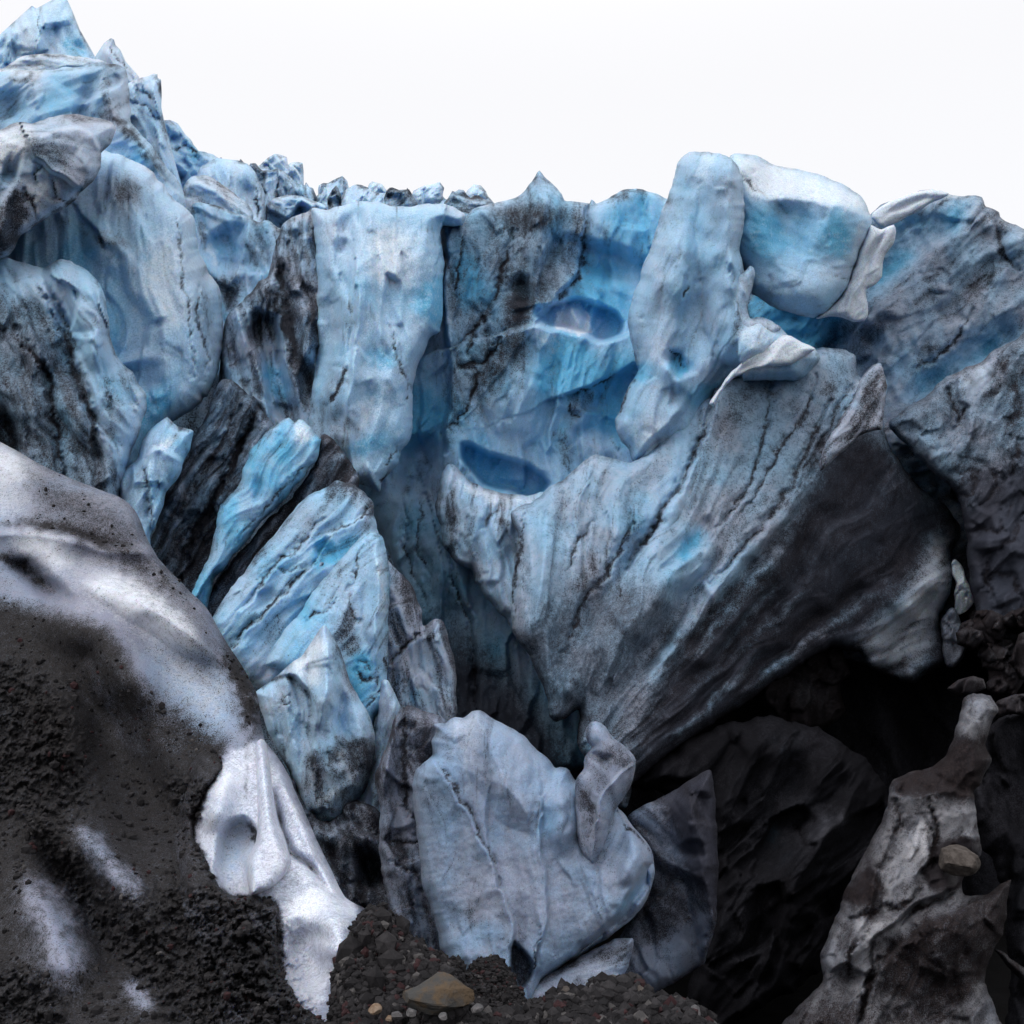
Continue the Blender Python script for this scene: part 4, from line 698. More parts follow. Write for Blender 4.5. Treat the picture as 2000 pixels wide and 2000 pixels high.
fan = B('fan', 'ice_fan', 'great fan shaped ice mass streaked with dirt, its right underside black', 'ice fan',
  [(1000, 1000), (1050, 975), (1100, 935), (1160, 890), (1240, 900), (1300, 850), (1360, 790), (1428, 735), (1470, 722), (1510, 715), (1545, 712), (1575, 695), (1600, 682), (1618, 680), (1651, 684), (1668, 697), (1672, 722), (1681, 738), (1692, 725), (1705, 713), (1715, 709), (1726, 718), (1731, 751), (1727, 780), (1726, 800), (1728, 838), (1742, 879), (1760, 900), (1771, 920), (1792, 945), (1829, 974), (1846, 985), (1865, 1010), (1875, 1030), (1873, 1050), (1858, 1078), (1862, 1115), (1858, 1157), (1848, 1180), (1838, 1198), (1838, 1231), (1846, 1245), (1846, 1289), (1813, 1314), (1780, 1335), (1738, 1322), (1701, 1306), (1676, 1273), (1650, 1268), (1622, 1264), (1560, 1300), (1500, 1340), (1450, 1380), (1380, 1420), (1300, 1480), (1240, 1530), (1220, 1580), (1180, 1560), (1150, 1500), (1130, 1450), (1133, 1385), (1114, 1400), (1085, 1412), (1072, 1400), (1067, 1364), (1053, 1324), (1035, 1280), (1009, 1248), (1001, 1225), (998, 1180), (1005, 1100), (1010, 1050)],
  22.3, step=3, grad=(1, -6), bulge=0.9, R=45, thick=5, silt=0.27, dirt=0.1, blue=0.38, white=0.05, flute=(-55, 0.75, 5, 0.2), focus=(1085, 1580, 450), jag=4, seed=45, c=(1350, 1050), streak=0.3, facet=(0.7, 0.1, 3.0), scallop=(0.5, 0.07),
  strokes=[('p', -4.0, 5, 330, [(1190, 1540), (1240, 1430), (1290, 1320), (1335, 1250), (1390, 1185), (1448, 1112), (1490, 1066), (1544, 991), (1593, 900), (1640, 830), (1690, 770), (1725, 700)]),
           ('M', 0.66, 48, [(1200, 1520), (1270, 1380), (1335, 1262), (1450, 1125), (1550, 1000), (1600, 910), (1650, 840), (1742, 870), (1829, 974), (1885, 1030), (1870, 1340), (1500, 1380), (1240, 1560)]), ('D', 0.4, 30, [(1200, 1520), (1270, 1380), (1335, 1262), (1450, 1125), (1550, 1000), (1600, 910), (1650, 840), (1742, 870), (1829, 974), (1885, 1030), (1870, 1340), (1500, 1380), (1240, 1560)]),  # silt and dirt here also paint the shade of the turned-away underside
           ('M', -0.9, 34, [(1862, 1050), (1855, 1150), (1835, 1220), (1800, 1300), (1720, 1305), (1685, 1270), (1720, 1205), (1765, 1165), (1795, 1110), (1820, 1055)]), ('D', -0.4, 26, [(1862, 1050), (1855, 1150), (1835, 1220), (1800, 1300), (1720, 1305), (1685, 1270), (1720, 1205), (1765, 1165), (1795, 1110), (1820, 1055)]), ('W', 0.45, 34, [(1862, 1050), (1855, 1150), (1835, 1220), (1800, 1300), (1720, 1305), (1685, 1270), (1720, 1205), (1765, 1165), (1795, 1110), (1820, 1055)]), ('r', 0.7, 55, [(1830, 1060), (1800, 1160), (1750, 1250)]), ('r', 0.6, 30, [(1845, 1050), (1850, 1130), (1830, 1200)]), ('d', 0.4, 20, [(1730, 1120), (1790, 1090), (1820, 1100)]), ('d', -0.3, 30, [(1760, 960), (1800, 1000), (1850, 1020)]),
           ('c', 0.35, 8, [(1385, 790), (1374, 842), (1353, 896), (1324, 958), (1275, 1037), (1230, 1110)]), ('s', 0.5, 10, 90, [(1230, 1110), (1275, 1037), (1324, 958), (1353, 896), (1374, 842), (1388, 780)]), ('c', 0.2, 6, [(1500, 755), (1498, 833), (1488, 879), (1440, 980), (1390, 1050)]), ('c', 0.2, 6, [(1590, 735), (1572, 800), (1544, 846), (1500, 920), (1450, 1000)]), ('c', 0.3, 9, [(1625, 780), (1590, 850), (1560, 920), (1510, 1000), (1440, 1080), (1390, 1140)]),
           ('c', 0.3, 8, [(1670, 745), (1635, 810), (1600, 870), (1560, 950)]), ('c', 0.35, 10, [(1690, 735), (1660, 800), (1620, 860), (1580, 930)]), ('d', 0.6, 9, [(1430, 735), (1470, 728), (1520, 722), (1570, 705), (1600, 690)]), ('d', 0.35, 18, [(1625, 740), (1615, 780)]), ('d', 0.4, 10, [(1500, 760), (1495, 780)]), ('t', 0.5, 20, [(1712, 712), (1700, 760), (1660, 830), (1610, 920)]),
           ('A', -0.25, 10, [(1395, 1030), (1385, 1010), (1360, 1030), (1320, 1090), (1290, 1110), (1330, 1090), (1370, 1070)]), ('b', 0.6, 18, [(1385, 1020), (1350, 1060), (1310, 1100)]), ('A', -0.2, 8, [(1372, 1145), (1392, 1165), (1390, 1200), (1365, 1240), (1340, 1265), (1330, 1250), (1345, 1200)]), ('D', 0.3, 10, [(1360, 1150), (1390, 1150), (1395, 1200), (1350, 1270), (1320, 1250)]),
           ('c', 0.25, 7, [(1092, 1300), (1130, 1200), (1190, 1100), (1240, 1020)]), ('c', 0.15, 5, [(1000, 1220), (1008, 1110), (1030, 1000)]), ('c', 0.2, 7, [(1110, 1120), (1120, 1070), (1160, 1020)]), ('d', 0.4, 18, [(1130, 1180), (1150, 1110), (1170, 1060)]), ('g', 0.4, 22, [(1110, 1330), (1150, 1220), (1220, 1110), (1310, 990)]), ('r', 0.4, 35, [(1060, 1330), (1050, 1200), (1060, 1080), (1100, 980)]), ('r', 0.4, 30, [(1150, 1370), (1200, 1270), (1280, 1160), (1360, 1060)]),
           ('g', 0.35, 20, [(1170, 1390), (1240, 1290), (1330, 1170), (1420, 1060)]), ('r', 0.35, 28, [(1100, 1380), (1130, 1300), (1180, 1210)]), ('D', 0.35, 14, [(1085, 1412), (1133, 1385), (1180, 1410), (1230, 1400), (1200, 1520), (1140, 1480)]), ('w', 0.25, 40, [(1150, 1300), (1200, 1220), (1260, 1130)]), ('b', 0.35, 40, [(1290, 960), (1230, 1060)]), ('b', 0.3, 40, [(1450, 860), (1400, 960)]), ('M', 0.42, 60, [(1050, 1420), (1000, 1250), (1100, 1150), (1300, 1150), (1330, 1250), (1200, 1450)]), ('M', 0.18, 40, [(1420, 760), (1650, 690), (1690, 740), (1560, 960), (1400, 1100), (1380, 1000)]), ('m', -0.3, 40, [(1330, 900), (1270, 1000), (1200, 1100)]), ('g', 0.45, 16, [(1220, 1370), (1320, 1214), (1420, 1058)]), ('d', 0.35, 10, [(1220, 1370), (1320, 1214), (1420, 1058)]), ('m', -0.35, 12, [(1236, 1384), (1336, 1228), (1436, 1072)]), ('g', 0.45, 16, [(1294, 1324), (1429, 1158), (1565, 991)]), ('d', 0.35, 10, [(1294, 1324), (1429, 1158), (1565, 991)]), ('m', -0.35, 12, [(1310, 1338), (1445, 1172), (1581, 1005)]), ('g', 0.45, 16, [(1304, 1375), (1450, 1238), (1595, 1101)]), ('d', 0.35, 10, [(1304, 1375), (1450, 1238), (1595, 1101)]), ('m', -0.35, 12, [(1320, 1389), (1466, 1252), (1611, 1115)]), ('g', 0.45, 16, [(1394, 1359), (1573, 1231), (1752, 1103)]), ('d', 0.35, 10, [(1394, 1359), (1573, 1231), (1752, 1103)]), ('m', -0.35, 12, [(1410, 1373), (1589, 1245), (1768, 1117)]), ('g', 0.45, 16, [(1347, 1434), (1496, 1352), (1645, 1269)]), ('d', 0.35, 10, [(1347, 1434), (1496, 1352), (1645, 1269)]), ('m', -0.35, 12, [(1363, 1448), (1512, 1366), (1661, 1283)]), ('g', 0.45, 16, [(1473, 1419), (1649, 1347), (1824, 1274)]), ('d', 0.35, 10, [(1473, 1419), (1649, 1347), (1824, 1274)]), ('m', -0.35, 12, [(1489, 1433), (1665, 1361), (1840, 1288)]), ('B', -0.35, 30, [(1862, 1050), (1855, 1150), (1835, 1220), (1800, 1300), (1720, 1305), (1685, 1270), (1720, 1205), (1765, 1165), (1795, 1110), (1820, 1055)]), ('D', 0.18, 30, [(1862, 1050), (1855, 1150), (1835, 1220), (1800, 1300), (1720, 1305), (1685, 1270), (1720, 1205), (1765, 1165)]), ('m', 0.20, 6, [(1310, 1364), (1378, 1268), (1446, 1172)]), ('m', -0.30, 8, [(1375, 1313), (1455, 1212), (1536, 1111)]), ('g', 0.3, 9, [(1375, 1313), (1455, 1212), (1536, 1111)]), ('m', 0.20, 11, [(1328, 1399), (1442, 1272), (1557, 1145)]), ('m', 0.20, 5, [(1286, 1456), (1388, 1349), (1491, 1242)]), ('g', 0.3, 9, [(1286, 1456), (1388, 1349), (1491, 1242)]), ('m', -0.40, 9, [(1280, 1477), (1397, 1365), (1514, 1253)]), ('m', 0.20, 11, [(1413, 1375), (1493, 1305), (1572, 1236)]), ('g', 0.3, 9, [(1413, 1375), (1493, 1305), (1572, 1236)]), ('m', -0.30, 10, [(1416, 1386), (1513, 1306), (1611, 1226)]), ('m', 0.20, 9, [(1307, 1485), (1387, 1424), (1466, 1363)]), ('g', 0.3, 9, [(1307, 1485), (1387, 1424), (1466, 1363)]), ('m', 0.20, 8, [(1442, 1409), (1558, 1329), (1674, 1250)]), ('m', -0.25, 7, [(1426, 1446), (1582, 1353), (1738, 1260)]), ('g', 0.3, 9, [(1426, 1446), (1582, 1353), (1738, 1260)]), ('m', -0.40, 8, [(1363, 1494), (1484, 1428), (1604, 1362)]), ('m', -0.40, 6, [(1499, 1439), (1593, 1392), (1688, 1345)]), ('g', 0.3, 9, [(1499, 1439), (1593, 1392), (1688, 1345)]), ('m', -0.25, 6, [(1435, 1485), (1555, 1431), (1674, 1378)]), ('m', 0.20, 6, [(1341, 1538), (1442, 1497), (1543, 1457)]), ('g', 0.3, 9, [(1341, 1538), (1442, 1497), (1543, 1457)])])

# under the fan: the cave and its blocks
B('caveroof', 'cave_slab', 'dim brown slab hanging from the black cave roof', 'ice slab',
  [(1470, 1350), (1500, 1300), (1600, 1250), (1640, 1300), (1640, 1350), (1652, 1389), (1635, 1408), (1610, 1422), (1580, 1427), (1556, 1424), (1531, 1409)], 26.0, mat=BROWN, step=4, bulge=0.5, R=14, smooth=False, facet=(0.6, 0.3, 1.2), thick=2, silt=0.93, dirt=0.55, blue=0.1, seed=46, streak=0.4, strokes=[('d', -0.3, 16, [(1615, 1400), (1648, 1385)])])
B('cavechip', 'cave_chip', 'small brown ice chip above the hanging cave slab', 'ice chip',
  [(1570, 1300), (1590, 1250), (1640, 1250), (1655, 1295), (1660, 1318), (1645, 1330), (1626, 1342), (1600, 1330)], 25.6, mat=BROWN, step=4, bulge=0.3, R=12, smooth=False, facet=(0.5, 0.25, 1.2), thick=1.5, silt=0.9, dirt=0.4, blue=0.1, seed=47)
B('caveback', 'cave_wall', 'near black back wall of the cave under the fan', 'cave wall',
  [(1130, 1380), (1300, 1340), (1500, 1230), (1800, 1180), (2200, 1150), (2200, 2150), (1130, 2150)], 27.5, mat=SHADE_GRIT, step=7, bulge=-3.5, R=330, thick=5, wisp=0.0, dirt=0.95, blue=0.1, seed=48, jag=0, flute=(70, 1.5, 3, 0.6), streak=0.3)
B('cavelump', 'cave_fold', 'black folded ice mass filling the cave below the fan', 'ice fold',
  [(1225, 1530), (1330, 1450), (1420, 1415), (1500, 1400), (1600, 1425), (1700, 1490), (1745, 1590), (1700, 1720), (1640, 1800), (1600, 1900), (1500, 1960), (1400, 2020), (1340, 2000), (1360, 1850), (1380, 1700), (1385, 1600), (1330, 1560)], 20.5, mat=SHADE_GRIT, step=4, grad=(0, -4), bulge=1.4, R=60, thick=4, silt=0.82, dirt=0.5, blue=0.3, seed=49, jag=6, flute=(-50, 1.3, 3, 0.6), facet=(0.8, 0.45, 2.2), c=(1500, 1650), wisp=0.5,
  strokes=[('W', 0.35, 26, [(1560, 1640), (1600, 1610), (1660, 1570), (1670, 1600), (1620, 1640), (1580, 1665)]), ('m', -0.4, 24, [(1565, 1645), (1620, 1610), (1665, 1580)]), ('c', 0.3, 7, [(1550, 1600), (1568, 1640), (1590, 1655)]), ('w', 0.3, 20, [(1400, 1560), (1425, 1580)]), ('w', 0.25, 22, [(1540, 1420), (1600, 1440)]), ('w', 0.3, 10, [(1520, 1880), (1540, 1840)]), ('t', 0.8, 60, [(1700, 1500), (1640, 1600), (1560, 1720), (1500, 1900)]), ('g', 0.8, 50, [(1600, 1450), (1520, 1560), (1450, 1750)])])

B('window', 'ice_window', 'small bright blue ice window beside the dark cave edge', 'ice window',
  [(1858, 1100), (1866, 1090), (1879, 1105), (1889, 1136), (1896, 1148), (1903, 1169), (1896, 1186), (1885, 1195), (1871, 1201), (1864, 1185), (1862, 1160), (1866, 1140), (1860, 1120)], 25.0, step=2.5, bulge=0.3, R=6, facet=(0.4, 0.2, 1.5), thick=0.8, silt=0.0, dirt=-0.3, blue=0.45, white=0.75, seed=50, jag=3, strokes=[('c', 0.1, 2.5, [(1862, 1165), (1880, 1150), (1895, 1152)])])  # white here stands in for light coming through from behind
B('shard', 'ice_shard', 'grey triangular ice shard below the bright blue window', 'ice shard',
  [(1838, 1215), (1850, 1192), (1862, 1186), (1872, 1200), (1879, 1219), (1894, 1248), (1885, 1275), (1867, 1302), (1850, 1300), (1840, 1260)], 24.8, mat=MID, step=3, bulge=0.4, R=12, facet=(0.4, 0.2, 1.5), thick=1, silt=0.55, dirt=0.1, blue=0.1, white=0.1, seed=51)
B('disc', 'ice_disc', 'round grey ice knob right of the bright window', 'ice knob',
  [(1890, 1200), (1905, 1180), (1920, 1172), (1935, 1180), (1938, 1205), (1925, 1232), (1905, 1240), (1893, 1225)], 25.4, mat=BROWN, step=3, bulge=0.5, R=12, thick=1, silt=0.75, dirt=0.32, blue=0.1, seed=52)
for i, (ol, z, lab) in enumerate([
    ([(1850, 1345), (1870, 1325), (1900, 1318), (1922, 1325), (1926, 1345), (1900, 1358), (1868, 1356)], 16.5, 'flat brown shard lying across the top of the brown column'),
    ([(1936, 1385), (1950, 1368), (1978, 1356), (2010, 1352), (2040, 1370), (2020, 1400), (1975, 1392), (1945, 1402)], 17, 'pale slanted shard at the right edge beside the brown column'),
    ([(1970, 1290), (1990, 1240), (2020, 1220), (2060, 1240), (2050, 1310), (2000, 1330)], 21, 'dim grey shard at the right edge under the cliff'),
    ([(1955, 1230), (1975, 1195), (2000, 1190), (2000, 1250), (1975, 1280)], 23, 'dim upright shard right of the round knob')]):
    B('rb%d' % i, 'ice_shard', lab, 'ice shard', ol, z, mat=BROWN, step=3.0, silt=0.85, smooth=False, facet=(0.35, 0.2, 1.5), bulge=0.4, R=12, thick=1.2, dirt=0.38, blue=0.1, seed=53 + i, jag=4, group='dirty ice shards by the right edge')
rr = np.random.RandomState(77)
for i in range(16):                                        # broken dark pieces under the cliff
    cu, cv = rr.uniform(1890, 2030), rr.uniform(1200, 1345); n_ = rr.randint(6, 9); r_ = rr.uniform(22, 44)
    aa = np.sort(rr.rand(n_)) * 0.6 + np.arange(n_) / n_ * 2 * np.pi
    B('rub%d' % i, 'ice_lump', 'dark angular ice lump in the rubble under the right cliff', 'ice lump', [(cu + r_ * rr.uniform(0.7, 1.1) * math.cos(t), cv + r_ * rr.uniform(0.6, 1.0) * math.sin(t)) for t in aa], rr.uniform(21.6, 22.6),
      mat=BROWN, step=3.0, smooth=False, silt=rr.uniform(0.75, 0.97), bulge=0.5, R=14, thick=1.0, dirt=0.45, blue=0.2, facet=(0.4, 0.25, 1.3), flute=(rr.uniform(0, 180), 0.4, 2, 0.1), jag=3, seed=200 + i, group='dark ice lumps under the right cliff')
brown = B('browncol', 'ice_stack', 'brown silt stained ice stack winding up the lower right', 'ice stack',
  [(1742, 1524), (1738, 1548), (1722, 1598), (1697, 1652), (1676, 1693), (1651, 1739), (1639, 1776), (1627, 1805), (1614, 1838), (1602, 1867), (1606, 1913), (1573, 1954), (1531, 1996), (1490, 2100), (1980, 2100), (1965, 2010), (1950, 1979), (1933, 1946), (1925, 1900), (1941, 1851), (1958, 1826), (1966, 1768), (1974, 1718), (1945, 1738), (1925, 1747), (1883, 1747), (1880, 1725), (1887, 1698), (1912, 1673), (1914, 1644), (1910, 1598), (1900, 1548), (1916, 1528), (1929, 1499), (1937, 1482), (1925, 1453), (1941, 1404), (1950, 1387), (1933, 1358), (1904, 1354), (1879, 1366), (1871, 1408), (1858, 1445), (1842, 1478), (1813, 1503), (1776, 1507)],
  13.5, mat=BROWN, step=3, grad=(0, -4), bulge=0.8, R=45, thick=2.5, silt=0.55, facet=(0.5, 0.1, 1.3), wisp=0.3, dirt=0.28, blue=0.1, white=0.05, flute=(115, 0.4, 1.6, 0.07), scallop=(0.4, 0.1), jag=4, seed=60, c=(1780, 1700), streak=0.3,
  strokes=[('M', 0.5, 14, [(1742, 1524), (1776, 1505), (1813, 1500), (1842, 1478), (1870, 1440), (1935, 1455), (1925, 1500), (1900, 1550), (1840, 1548), (1760, 1548)]), ('D', 0.55, 14, [(1742, 1524), (1776, 1505), (1813, 1500), (1842, 1478), (1870, 1440), (1935, 1455), (1925, 1500), (1900, 1550), (1840, 1548), (1760, 1548)]), ('s', 0.3, 10, 50, [(1740, 1545), (1800, 1545), (1850, 1535), (1900, 1545)]), ('W', 0.6, 12, [(1775, 1640), (1790, 1605), (1808, 1598), (1822, 1630), (1815, 1670), (1780, 1695), (1765, 1680)]), ('c', 0.1, 4, [(1808, 1598), (1825, 1640), (1818, 1680), (1790, 1710)]), ('W', 0.35, 16, [(1830, 1590), (1900, 1570), (1912, 1630), (1850, 1640)]), ('d', 0.3, 18, [(1740, 1660), (1760, 1640)]),
           ('D', 0.75, 12, [(1725, 1880), (1760, 1830), (1830, 1790), (1925, 1750), (1980, 1715), (1960, 1820), (1935, 1860), (1890, 1950), (1810, 1965), (1730, 1935)]), ('r', 0.5, 60, [(1780, 1900), (1850, 1830), (1930, 1780)]), ('s', 0.4, 8, 70, [(1725, 1880), (1760, 1840), (1830, 1790), (1925, 1750)]), ('c', 0.2, 6, [(1750, 1800), (1800, 1770), (1870, 1735)]), ('W', 0.4, 12, [(1670, 1790), (1720, 1800), (1770, 1790), (1740, 1830), (1690, 1840)]), ('d', 0.5, 10, [(1680, 1770), (1710, 1765), (1740, 1760)]), ('D', 0.5, 10, [(1655, 1740), (1690, 1705), (1725, 1720), (1720, 1750), (1670, 1760)]),
           ('c', 0.2, 8, [(1680, 2000), (1690, 1930), (1720, 1870)]), ('r', 0.3, 16, [(1640, 1920), (1660, 1860), (1680, 1800)]), ('c', 0.15, 7, [(1650, 1920), (1665, 1850), (1690, 1830)]), ('W', 0.3, 10, [(1610, 1880), (1630, 1840), (1640, 1870), (1620, 1930)]), ('W', 0.3, 8, [(1900, 1900), (1935, 1855), (1925, 1930), (1945, 1980), (1910, 1970)]), ('D', 0.4, 20, [(1560, 1960), (1700, 1960), (1860, 1980), (1860, 2100), (1500, 2100)]), ('M', -0.6, 10, [(1770, 1640), (1788, 1603), (1808, 1596), (1824, 1630), (1816, 1672), (1780, 1698), (1760, 1682)]), ('M', -0.4, 14, [(1830, 1590), (1900, 1570), (1912, 1630), (1850, 1640)]), ('M', -0.5, 12, [(1670, 1790), (1720, 1800), (1770, 1790), (1740, 1830), (1690, 1840)]), ('M', -0.4, 10, [(1700, 1720), (1750, 1680), (1790, 1710), (1760, 1770), (1710, 1770)]), ('M', -0.4, 8, [(1610, 1880), (1632, 1838), (1645, 1870), (1622, 1935)]), ('M', -0.5, 8, [(1670, 1850), (1700, 1850), (1690, 1930), (1665, 1940)]), ('W', 0.4, 8, [(1670, 1850), (1700, 1850), (1690, 1930), (1665, 1940)]), ('M', -0.4, 8, [(1880, 1380), (1930, 1370), (1935, 1420), (1880, 1430)]), ('M', 0.5, 9, [(1640, 1745), (1690, 1700), (1730, 1720), (1725, 1755), (1670, 1765)]), ('M', 0.5, 10, [(1850, 1640), (1912, 1640), (1900, 1720), (1830, 1740), (1800, 1700)]), ('c', 0.2, 7, [(1740, 1560), (1755, 1600), (1745, 1640)]), ('c', 0.2, 7, [(1820, 1560), (1830, 1620), (1822, 1690)]), ('c', 0.2, 7, [(1660, 1800), (1700, 1780), (1760, 1770), (1800, 1740)]), ('c', 0.2, 6, [(1700, 1850), (1695, 1930), (1680, 2000)]), ('s', 0.25, 8, 50, [(1850, 1740), (1780, 1775), (1700, 1845)])])
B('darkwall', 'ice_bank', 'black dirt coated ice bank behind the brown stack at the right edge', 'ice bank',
  [(1900, 1440), (1960, 1400), (2040, 1370), (2150, 1350), (2180, 2150), (1940, 2150), (1970, 1960), (1960, 1750), (1900, 1600)], 17.5, mat=SHADE_GRIT, step=4, grad=(0, -4), bulge=0.8, R=50, thick=2, silt=0.7, dirt=0.5, blue=0.2, seed=64, jag=6, flute=(80, 0.8, 3, 0.35), facet=(0.8, 0.35, 1.6), strokes=[('w', 0.3, 14, [(1985, 1520), (2000, 1480)])])
brown2 = B('brownslab', 'ice_slab', 'thin dirty ice slab standing at the bottom right corner', 'ice slab',
  [(1942, 1855), (1960, 1860), (2000, 1890), (2080, 1920), (2080, 1960), (2020, 1935), (1970, 1890)], 13.8, mat=BROWN, step=3.5, bulge=0.3, R=20, thick=0.8, silt=0.6, dirt=0.45, blue=0.1, seed=61)

# ------------------------------------------------------------------ fins in the middle left
B('darkfin', 'ice_fin', 'black purple leaning ice fin behind the bright slab', 'ice fin',
  [(452, 740), (470, 755), (505, 790), (535, 840), (515, 900), (480, 990), (450, 1090), (420, 1200), (400, 1300), (300, 1290), (265, 1090), (293, 1050), (312, 1009), (326, 962), (351, 926), (370, 879), (385, 840), (410, 790), (430, 750)],
  23, step=3, grad=(0, -4), bulge=0.7, R=40, thick=3, silt=0.55, facet=(0.5, 0.25, 3.0), dirt=0.42, blue=0.4, flute=(-58, 0.55, 5, 0.4), jag=5, seed=71, c=(400, 1000), streak=0.6,
  strokes=[('c', 0.6, 14, [(490, 830), (460, 890), (430, 960), (380, 1040), (340, 1120)]), ('c', 0.4, 10, [(460, 800), (430, 860), (390, 940), (350, 1010)]), ('c', 0.3, 10, [(505, 790), (480, 850), (440, 940)]), ('D', 0.3, 15, [(400, 1010), (470, 930), (480, 990), (430, 1080), (360, 1180), (340, 1130)])])
B('smallblue', 'ice_fang', 'small bright blue ice fang behind the near snow mound', 'ice fang',
  [(326, 812), (337, 822), (348, 832), (365, 838), (377, 843), (375, 860), (370, 879), (360, 903), (351, 926), (338, 945), (326, 962), (320, 985), (312, 1009), (303, 1030), (293, 1049), (296, 1100), (270, 1060), (240, 1010), (232, 975), (230, 955), (231, 940), (245, 915), (268, 893), (275, 868), (295, 840), (312, 822)],
  20.3, step=2.5, grad=(0, -4), bulge=0.9, R=40, thick=2, wisp=0.2, facet=(0.6, 0.12, 2.2), dirt=-0.05, blue=0.6, white=0.22, flute=(100, 0.5, 4, 0.2), jag=2.5, seed=72,
  strokes=[('c', 0.2, 5, [(288, 895), (290, 960), (296, 1040)]), ('d', 0.5, 8, [(330, 820), (360, 845), (372, 860)]), ('D', 0.4, 8, [(330, 855), (360, 862), (368, 885), (345, 875)]), ('s', 0.4, 8, 40, [(296, 1050), (289, 960), (287, 890), (310, 870), (360, 900)]), ('w', 0.4, 20, [(310, 850), (330, 880)])])
B('slab', 'ice_slab', 'long bright turquoise ice slab leaning to the right', 'ice slab',
  [(554, 817), (562, 816), (567, 822), (574, 828), (582, 823), (590, 821), (600, 828), (609, 835), (612, 845), (626, 859), (624, 880), (619, 897), (605, 915), (594, 930), (570, 957), (543, 984), (525, 1005), (507, 1027), (480, 1060), (453, 1089), (435, 1112), (417, 1136), (405, 1200), (385, 1230), (360, 1190), (380, 1143), (394, 1115), (406, 1089), (413, 1060), (420, 1035), (424, 1010), (431, 988), (450, 965), (467, 944), (473, 930), (475, 919), (485, 890), (504, 861), (515, 847), (529, 835), (542, 825)],
  20, step=2.5, grad=(0, -4), bulge=0.7, R=35, thick=1.8, facet=(0.8, 0.06, 2.5), wisp=0.35, dirt=0.0, blue=0.75, white=0.1, flute=(-55, 0.5, 5, 0.18), jag=4, seed=73,
  strokes=[('w', 0.6, 24, [(560, 830), (590, 840), (615, 865)]), ('d', 0.45, 7, [(505, 862), (535, 840), (550, 835)]), ('c', 0.2, 6, [(615, 890), (580, 925), (540, 965), (500, 1010), (460, 1060)]), ('D', 0.3, 12, [(560, 950), (600, 910), (590, 930), (520, 1010), (470, 1070)]), ('b', 0.3, 25, [(530, 900), (490, 980)]), ('p', -0.7, 4, 30, [(620, 880), (560, 945), (500, 1010), (430, 1100)][::-1]), ('g', 0.15, 12, [(505, 920), (500, 970), (490, 985)])])
B('tallgap', 'ice_rib', 'dirty black ice rib between bright slab and layered slabs', 'ice rib',
  [(630, 850), (660, 870), (700, 930), (690, 970), (640, 1010), (560, 1080), (500, 1160), (450, 1230), (410, 1260), (395, 1190), (420, 1140), (455, 1095), (510, 1030), (570, 965), (610, 915)],
  20.5, step=3, grad=(0, -4), bulge=0.5, R=30, thick=2, silt=0.6, dirt=0.62, blue=0.3, flute=(-52, 0.4, 5, 0.3), jag=5, seed=74, streak=0.6)
B('slabs', 'ice_layers', 'stack of tilted layered grey blue ice plates with cracks', 'ice plates',
  [(640, 948), (660, 940), (690, 945), (715, 962), (728, 980), (732, 1010), (745, 1100), (740, 1250), (650, 1330), (540, 1360), (470, 1320), (440, 1270), (410, 1215), (440, 1165), (480, 1110), (530, 1050), (570, 1000), (600, 970)],
  18.8, step=3, grad=(0, -4), bulge=0.8, R=40, thick=2.2, facet=(0.8, 0.09, 2.5), silt=0.06, dirt=0.05, blue=0.55, white=0.0, flute=(-48, 0.7, 5, 0.14), jag=4, seed=75, streak=0.35,
  strokes=[('D', 0.5, 12, [(640, 948), (690, 942), (730, 985), (715, 1000), (680, 965), (640, 975)]), ('s', 0.35, 5, 50, [(645, 1040), (665, 1028), (700, 1005), (728, 978)]), ('c', 0.15, 4, [(645, 1040), (668, 1030), (690, 1018), (728, 980)]), ('s', 0.35, 6, 60, [(470, 1190), (530, 1120), (590, 1060), (640, 1010)]), ('c', 0.12, 4, [(470, 1190), (530, 1120), (590, 1060), (640, 1010)]), ('c', 0.12, 5, [(430, 1280), (490, 1220), (560, 1150), (620, 1085)]), ('s', 0.35, 6, 50, [(430, 1280), (490, 1220), (560, 1150), (600, 1105)]),
           ('B', 0.5, 14, [(600, 1080), (625, 1050), (670, 1060), (700, 1040), (680, 1085), (620, 1110)]), ('g', 0.3, 22, [(610, 1090), (660, 1065)]), ('c', 0.1, 4, [(540, 1110), (560, 1120), (590, 1100)]), ('d', 0.5, 16, [(540, 1050), (500, 1100), (470, 1150)]), ('D', 0.4, 20, [(500, 1200), (540, 1180), (560, 1220), (520, 1260)]), ('w', 0.4, 12, [(530, 1200), (545, 1170)]), ('g', 0.3, 20, [(500, 1150), (520, 1190)])])
B('tongue', 'ice_tongue', 'small blue ice tongue poking up between the layered plates', 'ice tongue',
  [(575, 1165), (590, 1135), (600, 1118), (614, 1099), (624, 1094), (634, 1096), (638, 1105), (625, 1128), (606, 1160), (585, 1200), (560, 1200)], 17.9, step=2.5, bulge=0.4, R=20, thick=0.8, dirt=0.03, blue=0.55, white=0.15, seed=76, jag=2, flute=(-55, 0.3, 4, 0.1), strokes=[('d', 0.5, 4, [(600, 1118), (624, 1094), (638, 1106)])])
